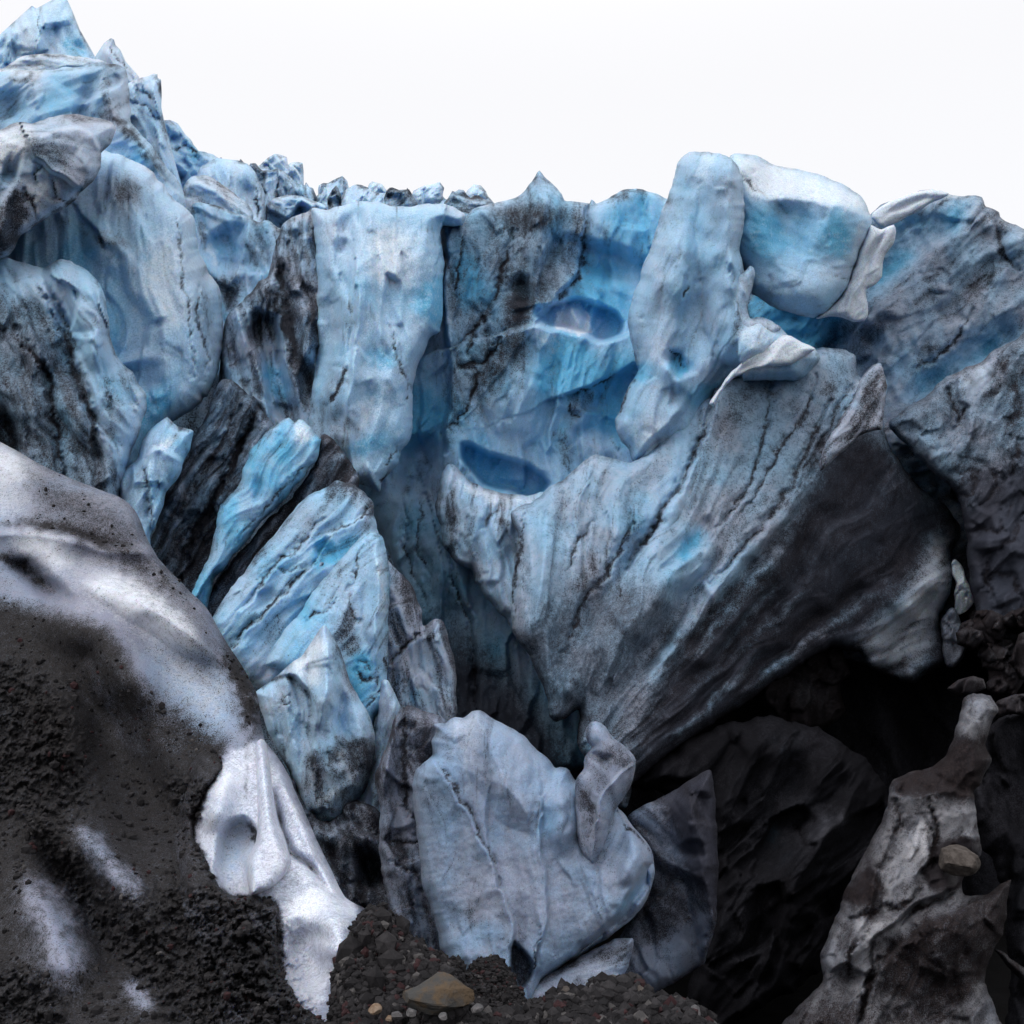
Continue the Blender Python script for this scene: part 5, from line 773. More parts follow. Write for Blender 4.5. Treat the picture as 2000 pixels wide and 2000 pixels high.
B('tallfin', 'ice_fin', 'sharp upright pale blue ice fin with winding cracks', 'ice fin',
  [(720, 1042), (727, 1039), (735, 1040), (745, 1047), (751, 1058), (756, 1074), (758, 1095), (759, 1117), (760, 1190), (759, 1262), (757, 1310), (756, 1371), (748, 1385), (735, 1400), (728, 1430), (700, 1410), (660, 1350), (600, 1320), (520, 1300), (545, 1245), (580, 1200), (610, 1160), (645, 1115), (680, 1075), (705, 1050)],
  17.2, step=2.5, grad=(0, -4), bulge=0.8, R=40, thick=2, facet=(0.8, 0.06, 2.5), wisp=0.4, dirt=0.06, blue=0.6, white=0.12, flute=(-50, 0.6, 5, 0.1), jag=3, seed=77, streak=0.35,
  strokes=[('c', 0.1, 4, [(716, 1058), (698, 1081), (691, 1117), (690, 1140), (683, 1150)]), ('A', 0.12, 5, [(688, 1148), (700, 1152), (712, 1175), (711, 1205), (697, 1206), (685, 1180)]), ('c', 0.08, 4, [(688, 1148), (683, 1180), (697, 1207), (712, 1205)]), ('t', 0.4, 25, [(735, 1042), (738, 1120), (735, 1220), (730, 1330)]), ('w', 0.4, 12, [(735, 1050), (745, 1130), (748, 1250)]), ('D', 0.45, 14, [(650, 1200), (680, 1190), (695, 1230), (695, 1290), (670, 1270), (650, 1240)]),
           ('b', 0.4, 25, [(720, 1260), (700, 1330), (720, 1380)]), ('c', 0.12, 5, [(697, 1308), (712, 1330), (725, 1325), (740, 1325), (735, 1350)]), ('c', 0.1, 4, [(700, 1300), (715, 1300), (722, 1312)]), ('c', 0.1, 4, [(715, 1390), (735, 1365), (752, 1340)]), ('c', 0.1, 4, [(600, 1215), (640, 1190), (655, 1165)]), ('c', 0.1, 4, [(750, 1270), (748, 1300), (752, 1320)])])
B('greyfin', 'ice_fin', 'grey dirty double ice fin right of the sharp pale fin', 'ice fin',
  [(755, 1092), (765, 1103), (772, 1110), (796, 1132), (808, 1150), (817, 1175), (823, 1195), (826, 1222), (838, 1215), (850, 1208), (860, 1210), (868, 1219), (872, 1233), (874, 1248), (882, 1275), (890, 1302), (892, 1330), (892, 1353), (890, 1396), (875, 1440), (800, 1440), (755, 1400), (745, 1300), (745, 1150)],
  19.3, step=2.5, grad=(0, -4), bulge=0.8, R=35, thick=2, silt=0.2, facet=(0.6,.15,2), dirt=0.26, blue=0.15, white=0.03, flute=(80, 0.5, 4, 0.2), jag=3, seed=78, streak=0.55,
  strokes=[('s', 0.6, 7, 120, [(765, 1300), (785, 1268), (808, 1245), (835, 1225), (855, 1210)]), ('c', 0.2, 6, [(765, 1300), (785, 1268), (808, 1245), (830, 1228)]), ('d', 0.5, 14, [(815, 1260), (840, 1235), (870, 1225)]), ('D', 0.35, 15, [(760, 1110), (790, 1140), (800, 1200), (780, 1250), (755, 1260)]), ('d', 0.4, 18, [(765, 1330), (790, 1370), (820, 1410)]), ('b', 0.4, 14, [(815, 1340), (805, 1370)])])
B('strip', 'ice_sliver', 'narrow pale blue ice sliver beside the black leaning block', 'ice sliver',
  [(745, 1330), (758, 1329), (772, 1355), (783, 1385), (775, 1420), (765, 1443), (755, 1480), (745, 1516), (745, 1560), (725, 1610), (670, 1610), (695, 1560), (720, 1500), (730, 1440)],
  16.0, mat=MID, step=2.5, bulge=0.5, R=25, thick=1.2, dirt=0.02, blue=0.4, white=0.3, seed=79, jag=2, flute=(100, 0.4, 4, 0.12), strokes=[('d', 0.5, 7, [(720, 1500), (735, 1540), (745, 1590)])])
B('hood', 'ice_hood', 'hooded white ice block with a smooth blue left face and dirty foot', 'ice block',
  [(634, 1219), (642, 1230), (654, 1248), (662, 1263), (669, 1280), (676, 1305), (683, 1331), (695, 1352), (709, 1375), (720, 1395), (727, 1414), (732, 1435), (734, 1454), (732, 1475), (728, 1500), (715, 1540), (690, 1580), (650, 1610), (620, 1615), (590, 1590), (570, 1520), (545, 1470), (520, 1420), (505, 1370), (498, 1352), (520, 1337), (543, 1318), (565, 1300), (590, 1280), (610, 1250), (625, 1228)],
  15.2, mat=MID, step=2.5, grad=(0, -3), bulge=0.8, R=40, thick=2, facet=(0.6,0.1,2), wisp=0.3, dirt=0.04, blue=0.42, white=0.2, flute=(78, 0.4, 4, 0.14), jag=2, seed=80, streak=0.3,
  strokes=[('t', 0.5, 35, [(634, 1222), (640, 1290), (630, 1370), (625, 1440)]), ('s', 0.4, 8, 60, [(612, 1490), (607, 1400), (598, 1362), (575, 1328), (545, 1322), (500, 1352)]), ('d', 0.5, 5, [(500, 1353), (545, 1322), (570, 1330), (598, 1362), (604, 1395)]), ('d', 0.4, 9, [(598, 1360), (606, 1420), (608, 1470)]), ('W', 0.5, 14, [(565, 1305), (620, 1245), (635, 1260), (620, 1330), (600, 1340), (575, 1318)]), ('c', 0.04, 2.5, [(552, 1360), (562, 1355), (568, 1365), (564, 1378), (553, 1376), (550, 1362)]),
           ('D', 0.5, 12, [(595, 1500), (640, 1455), (665, 1440), (735, 1450), (725, 1540), (640, 1610), (590, 1590)]), ('d', 0.5, 8, [(655, 1450), (652, 1490), (662, 1512), (682, 1500)]), ('D', 0.3, 8, [(685, 1450), (725, 1455), (722, 1500), (690, 1510)]), ('w', 0.3, 10, [(668, 1455), (665, 1500)]), ('D', 0.7, 10, [(600, 1470), (618, 1465), (618, 1495), (600, 1498)]), ('d', 0.3, 9, [(640, 1250), (665, 1290), (680, 1350)]), ('D', 0.5, 10, [(520, 1440), (550, 1470), (580, 1550), (560, 1530)]), ('g', 0.25, 16, [(655, 1330), (665, 1400), (660, 1450)]), ('w', 0.4, 12, [(600, 1590), (640, 1550), (690, 1550)])])
B('darkheap', 'ice_heap', 'black dirt covered ice heap at the foot of the hooded block', 'ice heap',
  [(545, 1490), (575, 1530), (600, 1580), (640, 1600), (665, 1570), (700, 1560), (735, 1580), (760, 1640), (775, 1720), (785, 1830), (720, 1850), (650, 1830), (600, 1740), (560, 1640)],
  14.0, mat=MID, step=3, grad=(0, -3), bulge=0.6, R=35, thick=2, silt=0.5, facet=(0.5,.2,1.5), dirt=0.72, blue=0.2, flute=(70, 0.4, 3, 0.3), jag=5, seed=81, streak=0.5, strokes=[('d', -0.35, 14, [(640, 1650), (660, 1620), (700, 1600)]), ('d', -0.3, 12, [(680, 1700), (690, 1650)]), ('g', 0.7, 25, [(720, 1640), (725, 1750)])])

# ------------------------------------------------------------------ front centre
B('blackblock', 'ice_block', 'black dirt coated ice block leaning on the front grey block', 'ice block',
  [(781, 1385), (800, 1380), (850, 1395), (880, 1420), (870, 1470), (850, 1520), (850, 1620), (860, 1720), (890, 1810), (900, 1900), (800, 1880), (765, 1800), (750, 1720), (741, 1660), (741, 1585), (734, 1516), (745, 1480), (759, 1443), (768, 1410)],
  12.8, mat=NEAR, step=3, grad=(0, -2), bulge=0.5, R=35, thick=2, silt=0.4, facet=(0.4,.1,1.5), dirt=0.45, blue=0.1, flute=(82, 0.4, 4, 0.16), jag=3, seed=82, streak=0.55,
  strokes=[('D', -0.55, 10, [(763, 1590), (785, 1578), (806, 1590), (810, 1625), (795, 1640), (765, 1635)]), ('c', 0.1, 5, [(760, 1640), (790, 1648), (820, 1640)]), ('d', -0.3, 16, [(775, 1690), (800, 1720)]), ('d', -0.3, 16, [(790, 1790), (830, 1820)]), ('c', 0.12, 6, [(790, 1400), (785, 1480), (795, 1560), (815, 1600)]), ('c', 0.1, 4, [(760, 1690), (800, 1695), (815, 1705)]), ('t', 0.3, 20, [(772, 1400), (755, 1500), (750, 1570)])])
front = B('front', 'ice_block', 'large grey speckled ice block with a knobbed right horn, front centre', 'ice block',
  [(845, 1416), (858, 1412), (870, 1412), (878, 1405), (890, 1401), (905, 1402), (915, 1394), (922, 1388), (930, 1386), (938, 1386), (945, 1390), (951, 1395), (964, 1405), (977, 1411), (994, 1418), (1009, 1426), (1023, 1438), (1035, 1451), (1050, 1465), (1067, 1478), (1078, 1492), (1085, 1502), (1096, 1498), (1107, 1498), (1113, 1503), (1116, 1511), (1120, 1520), (1124, 1525), (1132, 1512), (1140, 1501), (1141, 1488), (1143, 1476), (1150, 1467), (1156, 1460), (1149, 1450), (1144, 1440), (1144, 1428), (1147, 1419), (1155, 1412), (1165, 1409), (1174, 1412), (1183, 1419), (1190, 1430), (1198, 1441), (1214, 1453), (1230, 1466), (1237, 1475), (1241, 1485), (1241, 1498), (1239, 1512), (1236, 1525), (1230, 1539), (1222, 1552), (1214, 1563), (1205, 1575), (1220, 1590), (1233, 1611), (1248, 1628), (1262, 1644), (1270, 1657), (1275, 1673), (1279, 1698), (1276, 1720), (1270, 1739), (1263, 1756), (1254, 1772), (1240, 1788), (1225, 1803), (1190, 1828), (1140, 1862), (1100, 1885), (1060, 1915), (1040, 1960), (990, 1990), (900, 1960), (880, 1900), (858, 1850), (855, 1825), (852, 1804), (838, 1765), (824, 1726), (818, 1670), (814, 1617), (808, 1580), (805, 1540), (808, 1520), (814, 1502), (828, 1488), (845, 1475), (845, 1460), (842, 1447), (850, 1430)],
  12.0, mat=NEAR, step=2.5, grad=(0, -3), bulge=0.75, R=55, thick=2.0, silt=0.0, wisp=0.25, facet=(0.7, 0.06, 2.2), dirt=0.12, blue=0.25, white=0.2, flute=(84, 0.6, 4, 0.1), scallop=(0.5, 0.05), jag=2, seed=83, c=(1020, 1650), streak=0.18, rough=0.012,
  strokes=[('s', 0.3, 5, 70, [(845, 1478), (858, 1499), (886, 1527), (895, 1565), (914, 1586), (935, 1627), (957, 1670), (973, 1729), (982, 1735), (994, 1779), (1004, 1835), (994, 1894)]), ('c', 0.06, 4, [(845, 1470), (858, 1499), (886, 1527), (895, 1565), (914, 1586), (935, 1627), (957, 1670), (973, 1729)]), ('s', 0.12, 6, 50, [(1055, 1600), (1058, 1650), (1066, 1698), (1072, 1757), (1066, 1813), (1050, 1850)]), ('t', 0.25, 60, [(930, 1390), (960, 1470), (1010, 1560), (1050, 1650)]),
           ('W', 0.5, 20, [(880, 1410), (930, 1392), (940, 1420), (920, 1500), (900, 1470)]), ('D', 0.3, 14, [(845, 1420), (870, 1420), (890, 1460), (880, 1490), (850, 1470)]), ('D', 0.32, 24, [(1130, 1500), (1175, 1490), (1185, 1640), (1155, 1690), (1130, 1620)]), ('D', 0.4, 10, [(1180, 1440), (1235, 1475), (1225, 1500), (1170, 1485)]), ('g', 0.2, 18, [(1125, 1530), (1140, 1600), (1150, 1680)]), ('r', 0.25, 24, [(1105, 1520), (1100, 1600), (1095, 1680)]), ('s', 0.2, 6, 40, [(1235, 1500), (1200, 1515), (1170, 1550), (1165, 1600)]),  # white patch at the top is a painted highlight
           ('D', 0.6, 6, [(996, 1850), (1005, 1835), (1020, 1850), (1038, 1880), (1040, 1905), (1020, 1930), (998, 1900)]), ('A', -0.25, 6, [(996, 1850), (1005, 1835), (1020, 1850), (1038, 1880), (1040, 1905), (1020, 1930), (998, 1900)]), ('c', 0.05, 3, [(1050, 1815), (1046, 1860), (1044, 1905)]), ('A', -0.35, 10, [(1273, 1690), (1268, 1730), (1240, 1780), (1190, 1825), (1130, 1865), (1140, 1845), (1200, 1800), (1240, 1740), (1258, 1690)]), ('b', 0.5, 14, [(1265, 1690), (1240, 1750), (1190, 1805)]), ('b', 0.35, 35, [(1040, 1560), (1090, 1640)]), ('b', 0.25, 40, [(930, 1800), (950, 1850)]),
           ('r', 0.2, 22, [(1225, 1600), (1240, 1670), (1210, 1740)]), ('c', 0.05, 4, [(1205, 1580), (1230, 1615), (1262, 1648), (1275, 1680)]), ('D', 0.35, 30, [(850, 1510), (880, 1560), (860, 1590), (820, 1560)]), ('D', 0.3, 18, [(890, 1770), (930, 1765), (930, 1785), (900, 1790)])])
B('sideblock', 'ice_block', 'brown and white ice block right of the front grey block', 'ice block',
  [(1225, 1600), (1245, 1578), (1300, 1552), (1350, 1522), (1385, 1503), (1395, 1560), (1400, 1620), (1403, 1680), (1402, 1730), (1400, 1790), (1385, 1850), (1372, 1885), (1330, 1912), (1290, 1938), (1260, 1980), (1180, 1980), (1160, 1900), (1200, 1840), (1240, 1780), (1255, 1700), (1245, 1650)],
  12.8, mat=NEAR, step=3, grad=(0, -2), bulge=0.6, R=45, thick=2, silt=0.42, facet=(0.6, 0.12, 1.6), dirt=0.42, blue=0.12, flute=(60, 0.5, 3, 0.12), jag=3, seed=84, c=(1300, 1720), streak=0.35,
  strokes=[('D', -0.35, 8, [(1232, 1592), (1262, 1582), (1285, 1625), (1290, 1660), (1270, 1650)]), ('W', 0.3, 8, [(1232, 1592), (1262, 1582), (1285, 1625), (1290, 1660), (1270, 1650)]), ('t', 0.3, 30, [(1265, 1655), (1325, 1690), (1375, 1722)]), ('d', -0.4, 12, [(1310, 1620), (1320, 1660), (1368, 1712)]), ('D', -0.5, 16, [(1250, 1860), (1310, 1830), (1375, 1790), (1370, 1880), (1290, 1935), (1250, 1900)]), ('W', 0.3, 16, [(1250, 1860), (1310, 1830), (1375, 1790), (1370, 1880), (1290, 1935), (1250, 1900)]), ('D', 0.3, 16, [(1280, 1670), (1360, 1720), (1370, 1770), (1300, 1830), (1230, 1850), (1260, 1760)]), ('p', -0.8, 4, 40, [(1400, 1850), (1375, 1725), (1345, 1620), (1385, 1505)][::-1]), ('g', 0.2, 22, [(1350, 1640), (1350, 1680)]), ('M', 0.55, 26, [(1290, 1530), (1410, 1480), (1420, 1820), (1350, 1720), (1318, 1640)])])
B('apron', 'ice_apron', 'low white ice apron at the foot of the front grey block', 'ice apron',
  [(1000, 1965), (1030, 1935), (1060, 1905), (1140, 1866), (1200, 1835), (1235, 1830), (1230, 1880), (1215, 1925), (1290, 1960), (1330, 2010), (1330, 2080), (1000, 2080)], 11.0, mat=NEAR, step=3, grad=(0, -3), bulge=0.3, R=25, thick=1.5, dirt=0.12, blue=0.15, white=0.4, flute=(-25, 0.4, 4, 0.08), jag=3, seed=85,
  strokes=[('d', 0.6, 8, [(1010, 1950), (1060, 1915), (1140, 1870)]), ('D', 0.5, 8, [(1110, 1925), (1135, 1905), (1145, 1915), (1125, 1935)]), ('d', 0.5, 6, [(1140, 1880), (1180, 1850)]), ('D', 0.5, 10, [(1170, 1860), (1230, 1840), (1225, 1890), (1180, 1890)])])

# ------------------------------------------------------------------ the near mound
mound = B('mound', 'snow_mound', 'near grey snow mound mantled with black grit at the lower left', 'snow mound',
  [(-120, 790), (0, 863), (40, 884), (80, 908), (110, 922), (145, 937), (180, 950), (210, 962), (232, 970), (250, 982), (265, 1000), (275, 1018), (282, 1038), (290, 1057), (308, 1089), (333, 1116), (352, 1135), (370, 1155), (387, 1170), (402, 1185), (415, 1205), (427, 1228), (441, 1252), (456, 1276), (472, 1300), (485, 1322), (496, 1343), (504, 1366), (507, 1388), (509, 1410), (513, 1430), (518, 1449), (538, 1472), (554, 1496), (568, 1523), (580, 1554), (598, 1593), (616, 1633), (634, 1672), (652, 1709), (662, 1732), (675, 1753), (700, 1768), (716, 1777), (735, 1800), (740, 1860), (735, 1930), (720, 2150), (-120, 2150)],
  8.0, mat=SNOW, step=2.5, grad=(0, -4.2), bulge=0.7, R=60, thick=2.5, wisp=0.0, dirt=0.22, blue=0.06, white=0.12, flute=(35, 1.0, 3, 0.03), scallop=(0.9, 0.03), jag=1.0, seed=90, c=(300, 1300), streak=0.14, rough=0.003, warp=3, rimd=0.25,
  strokes=[('s', 0.22, 22, 70, [(-60, 1032), (0, 1027), (60, 1025), (150, 1046), (220, 1060), (300, 1062)]), ('d', 0.34, 9, [(-60, 1025), (0, 1022), (60, 1020), (150, 1040), (220, 1058), (290, 1060)]), ('r', 0.30, 46, [(60, 1110), (150, 1140), (240, 1160), (330, 1212), (420, 1290), (450, 1340)]), ('g', 0.22, 50, [(90, 1085), (220, 1110), (330, 1165)]),
           ('w', 0.75, 30, [(150, 1130), (240, 1158), (330, 1215), (410, 1285)]), ('w', 0.4, 40, [(0, 1050), (80, 1070), (150, 1110)]), ('g', 0.22, 20, [(0, 1098), (50, 1112), (90, 1145), (150, 1180)]), ('d', 0.7, 13, [(-50, 1085), (0, 1090), (40, 1104), (75, 1135), (125, 1165)]),  # first white stroke paints a silvery sheen along the crest
           ('D', 0.36, 40, [(50, 915), (150, 945), (250, 990), (290, 1055), (200, 1050), (90, 1000)]), ('D', 0.2, 40, [(240, 1070), (310, 1095), (390, 1180), (450, 1290), (400, 1240), (300, 1150)]), ('W', 0.45, 40, [(-50, 850), (40, 895), (60, 990), (-50, 1010)]),
           ('M', 0.9, 26, [(-100, 1175), (0, 1175), (72, 1188), (138, 1206), (199, 1222), (238, 1262), (262, 1320), (330, 1400), (400, 1440), (438, 1450), (440, 1500), (545, 1780), (600, 1900), (650, 2150), (-100, 2150)]), ('D', 0.55, 24, [(-100, 1160), (0, 1168), (72, 1180), (138, 1202), (199, 1216), (240, 1258), (262, 1310), (330, 1380), (390, 1430), (440, 1445), (438, 1500), (560, 1760), (600, 1900), (650, 2150), (-100, 2150)]),
           ('m', -0.3, 45, [(270, 1330), (330, 1420), (400, 1480)]), ('W', 0.22, 50, [(265, 1270), (330, 1225), (440, 1310), (465, 1420), (400, 1450), (310, 1370)]), ('B', 0.4, 40, [(265, 1280), (330, 1235), (440, 1310), (465, 1410), (400, 1450), (320, 1370)]), ('D', 0.12, 30, [(265, 1280), (330, 1235), (440, 1310), (465, 1440), (400, 1460), (320, 1370)]),
           ('d', 0.7, 17, [(425, 1250), (468, 1315), (488, 1380), (490, 1440), (484, 1475)]),
           ('D', -0.6, 9, [(398, 1575), (410, 1545), (432, 1505), (440, 1482), (462, 1466), (500, 1448), (520, 1460), (640, 1690), (700, 1775), (672, 1860), (635, 2000), (600, 2000), (560, 1930), (540, 1760), (440, 1745), (385, 1640)]), ('W', 0.5, 14, [(398, 1575), (410, 1545), (432, 1505), (440, 1482), (462, 1466), (500, 1448), (520, 1460), (640, 1690), (700, 1775), (670, 1840), (630, 1960), (600, 1970), (560, 1910), (540, 1760), (440, 1745), (385, 1640)]), ('M', -0.9, 9, [(398, 1575), (410, 1545), (432, 1505), (440, 1482), (462, 1466), (500, 1448), (520, 1460), (640, 1690), (700, 1775), (672, 1860), (635, 2000), (600, 2000), (560, 1930), (540, 1760), (440, 1745), (385, 1640)]),
           ('r', 0.22, 30, [(452, 1480), (430, 1560), (408, 1640)]), ('A', -0.22, 12, [(432, 1640), (450, 1608), (478, 1598), (496, 1615), (497, 1645), (484, 1680), (480, 1745), (440, 1745), (425, 1700)]), ('b', 0.55, 28, [(455, 1640), (450, 1700), (460, 1740)]),
           ('d', 0.75, 9, [(480, 1455), (479, 1530), (478, 1590)]), ('d', 1.2, 7, [(476, 1596), (492, 1608), (499, 1630), (494, 1652)]), ('g', 0.16, 9, [(528, 1515), (542, 1590), (566, 1660), (605, 1690), (642, 1742), (676, 1766)]), ('d', 0.9, 6, [(528, 1515), (545, 1590), (566, 1660), (605, 1690), (642, 1742), (676, 1766)]), ('d', 0.35, 12, [(528, 1500), (540, 1560), (560, 1620)]), ('r', 0.14, 16, [(535, 1490), (580, 1590), (630, 1700)]),
           ('D', 0.55, 34, [(695, 1768), (730, 1780), (780, 1920), (800, 2150), (650, 2150), (690, 1900)]), ('g', 0.25, 45, [(580, 1780), (590, 1850), (610, 1960)]), ('r', 0.2, 40, [(640, 1750), (660, 1830), (640, 1900)]),
           ('m', -0.75, 24, [(115, 1590), (160, 1620), (210, 1690), (260, 1730), (290, 1790)]), ('m', -0.85, 50, [(10, 1690), (60, 1740), (110, 1810), (125, 1890), (150, 1970)]), ('m', -0.7, 22, [(230, 1900), (270, 1945), (310, 1990)]), ('d', -0.34, 30, [(115, 1590), (160, 1620), (210, 1690), (260, 1730), (290, 1790)]), ('d', -0.40, 52, [(10, 1690), (60, 1740), (110, 1810), (125, 1890), (150, 1970)]), ('d', -0.34, 24, [(230, 1900), (270, 1945), (310, 1990)]),
           ('m', -0.25, 24, [(150, 1270), (190, 1330), (250, 1430), (300, 1490)]), ('d', -0.15, 24, [(180, 1340), (230, 1430), (300, 1490)]), ('r', 0.22, 36, [(50, 1330), (110, 1420), (140, 1530)]), ('d', 0.3, 34, [(50, 1340), (110, 1430), (140, 1530)]), ('g', 0.22, 45, [(160, 1400), (230, 1560), (330, 1690)]), ('r', 0.15, 35, [(0, 1550), (90, 1620), (180, 1740)]), ('d', 0.3, 28, [(0, 1560), (90, 1630), (180, 1760)]), ('g', 0.15, 30, [(60, 1640), (150, 1760), (220, 1900)]), ('N', 0.15, 40, [(-100, 1300), (60, 1310), (130, 1380), (160, 1470), (180, 1560), (120, 1600), (-100, 1560)]), ('N', 0.12, 40, [(60, 1600), (120, 1640), (260, 1800), (300, 1900), (240, 1900), (150, 1800)]), ('N', 0.12, 40, [(250, 1750), (420, 1740), (540, 1780), (600, 2000), (330, 1990)]), ('N', 0.13, 30, [(-100, 1900), (60, 1900), (130, 2000), (-100, 2100)]), ('N', 0.15, 22, [(330, 1520), (400, 1540), (390, 1600), (330, 1570)]), ('r', 0.3, 60, [(10, 1690), (60, 1740), (110, 1820), (150, 1970)]), ('r', 0.25, 40, [(115, 1590), (160, 1620), (210, 1690), (290, 1800), (330, 1880)]), ('g', 0.3, 45, [(60, 1610), (130, 1700), (200, 1830), (250, 1950)]), ('r', 0.35, 50, [(40, 1200), (190, 1240), (250, 1320), (320, 1420)]), ('g', 0.3, 50, [(120, 1300), (220, 1430), (330, 1600), (390, 1720)]), ('d', 0.25, 30, [(20, 1330), (100, 1400), (140, 1500), (150, 1560)]), ('d', 0.35, 30, [(300, 1760), (420, 1770), (520, 1800)]), ('b', 0.3, 60, [(460, 1520), (470, 1700)]), ('d', 0.35, 22, [(482, 1445), (490, 1490)]), ('d', 0.25, 30, [(600, 1800), (640, 1900), (620, 1980)]), ('d', 0.45, 26, [(700, 1785), (668, 1850), (650, 1930), (648, 2000)]), ('w', 0.7, 20, [(150, 1138), (240, 1160), (330, 1216), (420, 1290)]), ('t', 0.14, 45, [(120, 1128), (240, 1156), (330, 1210), (425, 1285), (455, 1340)]), ('d', 0.3, 30, [(100, 1060), (220, 1085), (320, 1140), (400, 1220)]), ('w', 0.4, 40, [(-40, 870), (60, 920), (60, 960)]), ('w', 0.35, 30, [(0, 1050), (100, 1070), (180, 1110)]), ('b', 0.3, 40, [(470, 1620), (450, 1710)]), ('w', 0.4, 30, [(460, 1500), (430, 1570)]), ('w', 0.4, 40, [(580, 1740), (620, 1800)]), ('D', 0.12, 40, [(60, 915), (150, 945), (250, 990), (292, 1056), (200, 1048), (90, 1000)]), ('D', 0.15, 30, [(200, 1075), (310, 1098), (385, 1175), (450, 1280), (430, 1290), (330, 1195), (250, 1140)]), ('d', 0.5, 16, [(-50, 1030), (40, 1024), (130, 1036), (220, 1058), (300, 1064)]), ('s', 0.15, 10, 40, [(-60, 1036), (0, 1030), (60, 1028), (150, 1048), (220, 1062), (300, 1064)]), ('d', 0.25, 22, [(-50, 1080), (20, 1090), (70, 1120), (110, 1160), (170, 1180)]), ('d', 0.6, 24, [(425, 1235), (462, 1300), (485, 1370), (488, 1440), (480, 1475)]), ('d', 0.15, 30, [(330, 1260), (400, 1300), (440, 1350)]), ('d', 0.35, 30, [(300, 1370), (380, 1440), (430, 1460)]), ('m', -0.22, 10, [(170, 1290), (200, 1350), (250, 1430)]), ('m', -0.22, 9, [(210, 1270), (250, 1350), (310, 1420)]), ('m', -0.2, 10, [(130, 1240), (180, 1260), (220, 1310)]), ('w', 0.35, 60, [(60, 1070), (180, 1120), (300, 1190), (400, 1300)]), ('w', 0.25, 40, [(300, 1260), (400, 1340), (430, 1420)])])  # white strokes along the crest add more painted sheen
B('crust', 'grit_crust', 'thick black grit crust with a broken edge', None,
  [(425, 1470), (437, 1490), (435, 1505), (415, 1530), (395, 1550), (392, 1570), (380, 1586), (378, 1610), (380, 1633), (390, 1660), (402, 1680), (412, 1700), (424, 1724), (436, 1738), (449, 1749), (470, 1752), (490, 1750), (510, 1754), (529, 1752), (540, 1762), (546, 1778), (543, 1800), (540, 1825), (541, 1850), (545, 1880), (560, 1915), (580, 1949), (605, 1975), (640, 2000), (650, 2150), (-120, 2150), (-120, 2080), (100, 2050), (200, 2010), (330, 1850), (335, 1700), (325, 1600), (340, 1520), (380, 1462)],
  7.0, mat=SNOW, parent=mound, base=BL['mound'], off=0.05, step=2.5, bulge=0.22, R=40, thick=0.3, warp=3, wisp=0.0, dirt=0.6, blue=0.0, flute=(35, 0.4, 3, 0.03), scallop=(0.2, 0.03), jag=4, seed=91, rough=0.03, silt=0.85, streak=0.3,
  strokes=[('m', -0.7, 22, [(230, 1900), (280, 1950), (330, 1995)]), ('d', -0.1, 18, [(420, 1620), (330, 1600), (280, 1660)]), ('d', -0.35, 25, [(230, 1900), (280, 1950), (330, 1995)]), ('d', 0.3, 40, [(400, 1800), (500, 1800)]), ('p', -0.6, 5, 110, [(415, 1455), (370, 1600), (380, 1740), (430, 1880), (480, 2120)]), ('N', 0.18, 30, [(400, 1740), (540, 1780), (545, 1880), (600, 1980), (300, 2000), (330, 1850)])])

# parts with a look of their own, on the masses above
B('lip', 'curled_lip', 'smooth white curled lip of thin ice', None,
  [(1385, 790), (1400, 765), (1428, 728), (1450, 708), (1480, 688), (1508, 668), (1530, 654), (1545, 656), (1565, 668), (1592, 680), (1575, 695), (1545, 712), (1505, 716), (1470, 722), (1435, 738), (1410, 765), (1395, 795)],
  22.0, parent=pillar, step=2.5, grad=(0, -2), bulge=0.3, R=18, thick=0.8, wisp=0.15, rimd=0.15, scallop=(0.8, 0.03), dirt=0.0, blue=0.1, white=0.75, flute=(-40, 0.5, 5, 0.06), jag=2, seed=101, streak=0.05, strokes=[('g', 0.2, 9, [(1420, 750), (1465, 710), (1530, 665)]), ('d', 0.2, 5, [(1440, 730), (1490, 700), (1535, 668)]), ('d', 0.3, 3, [(1435, 738), (1480, 720), (1545, 712)])])
B('tooth', 'side_tooth', None, None,
  [(1440, 540), (1452, 532), (1465, 519), (1472, 523), (1474, 533), (1471, 552), (1467, 570), (1461, 590), (1460, 606), (1464, 622), (1490, 622), (1510, 630), (1525, 640), (1510, 660), (1470, 680), (1435, 690), (1430, 620)],
  22.6, parent=pillar, step=2.5, bulge=0.4, R=22, thick=1.0, dirt=0.05, blue=0.25, white=0.3, flute=(70, 0.5, 3, 0.12), jag=2, seed=102, streak=0.25, strokes=[('d', 0.35, 10, [(1445, 560), (1440, 640), (1436, 690)])])
B('flake', 'side_flake', 'pointed grey flake with a dark dirty core', None,
  [(1610, 870), (1640, 820), (1665, 780), (1681, 738), (1692, 725), (1705, 713), (1715, 709), (1726, 718), (1731, 751), (1728, 780), (1726, 800), (1722, 838), (1690, 845), (1650, 880), (1600, 920)],
  20.2, parent=fan, step=2.5, grad=(0, -3), bulge=0.3, R=20, thick=1.0, dirt=0.3, silt=0.35, blue=0.1, flute=(-58, 0.4, 5, 0.12), jag=3, seed=103, streak=0.5, strokes=[('D', 0.5, 8, [(1690, 760), (1710, 735), (1712, 780), (1680, 830), (1650, 860)]), ('w', 0.3, 6, [(1715, 715), (1722, 780)]), ('d', -0.3, 6, [(1728, 750), (1724, 830)])])
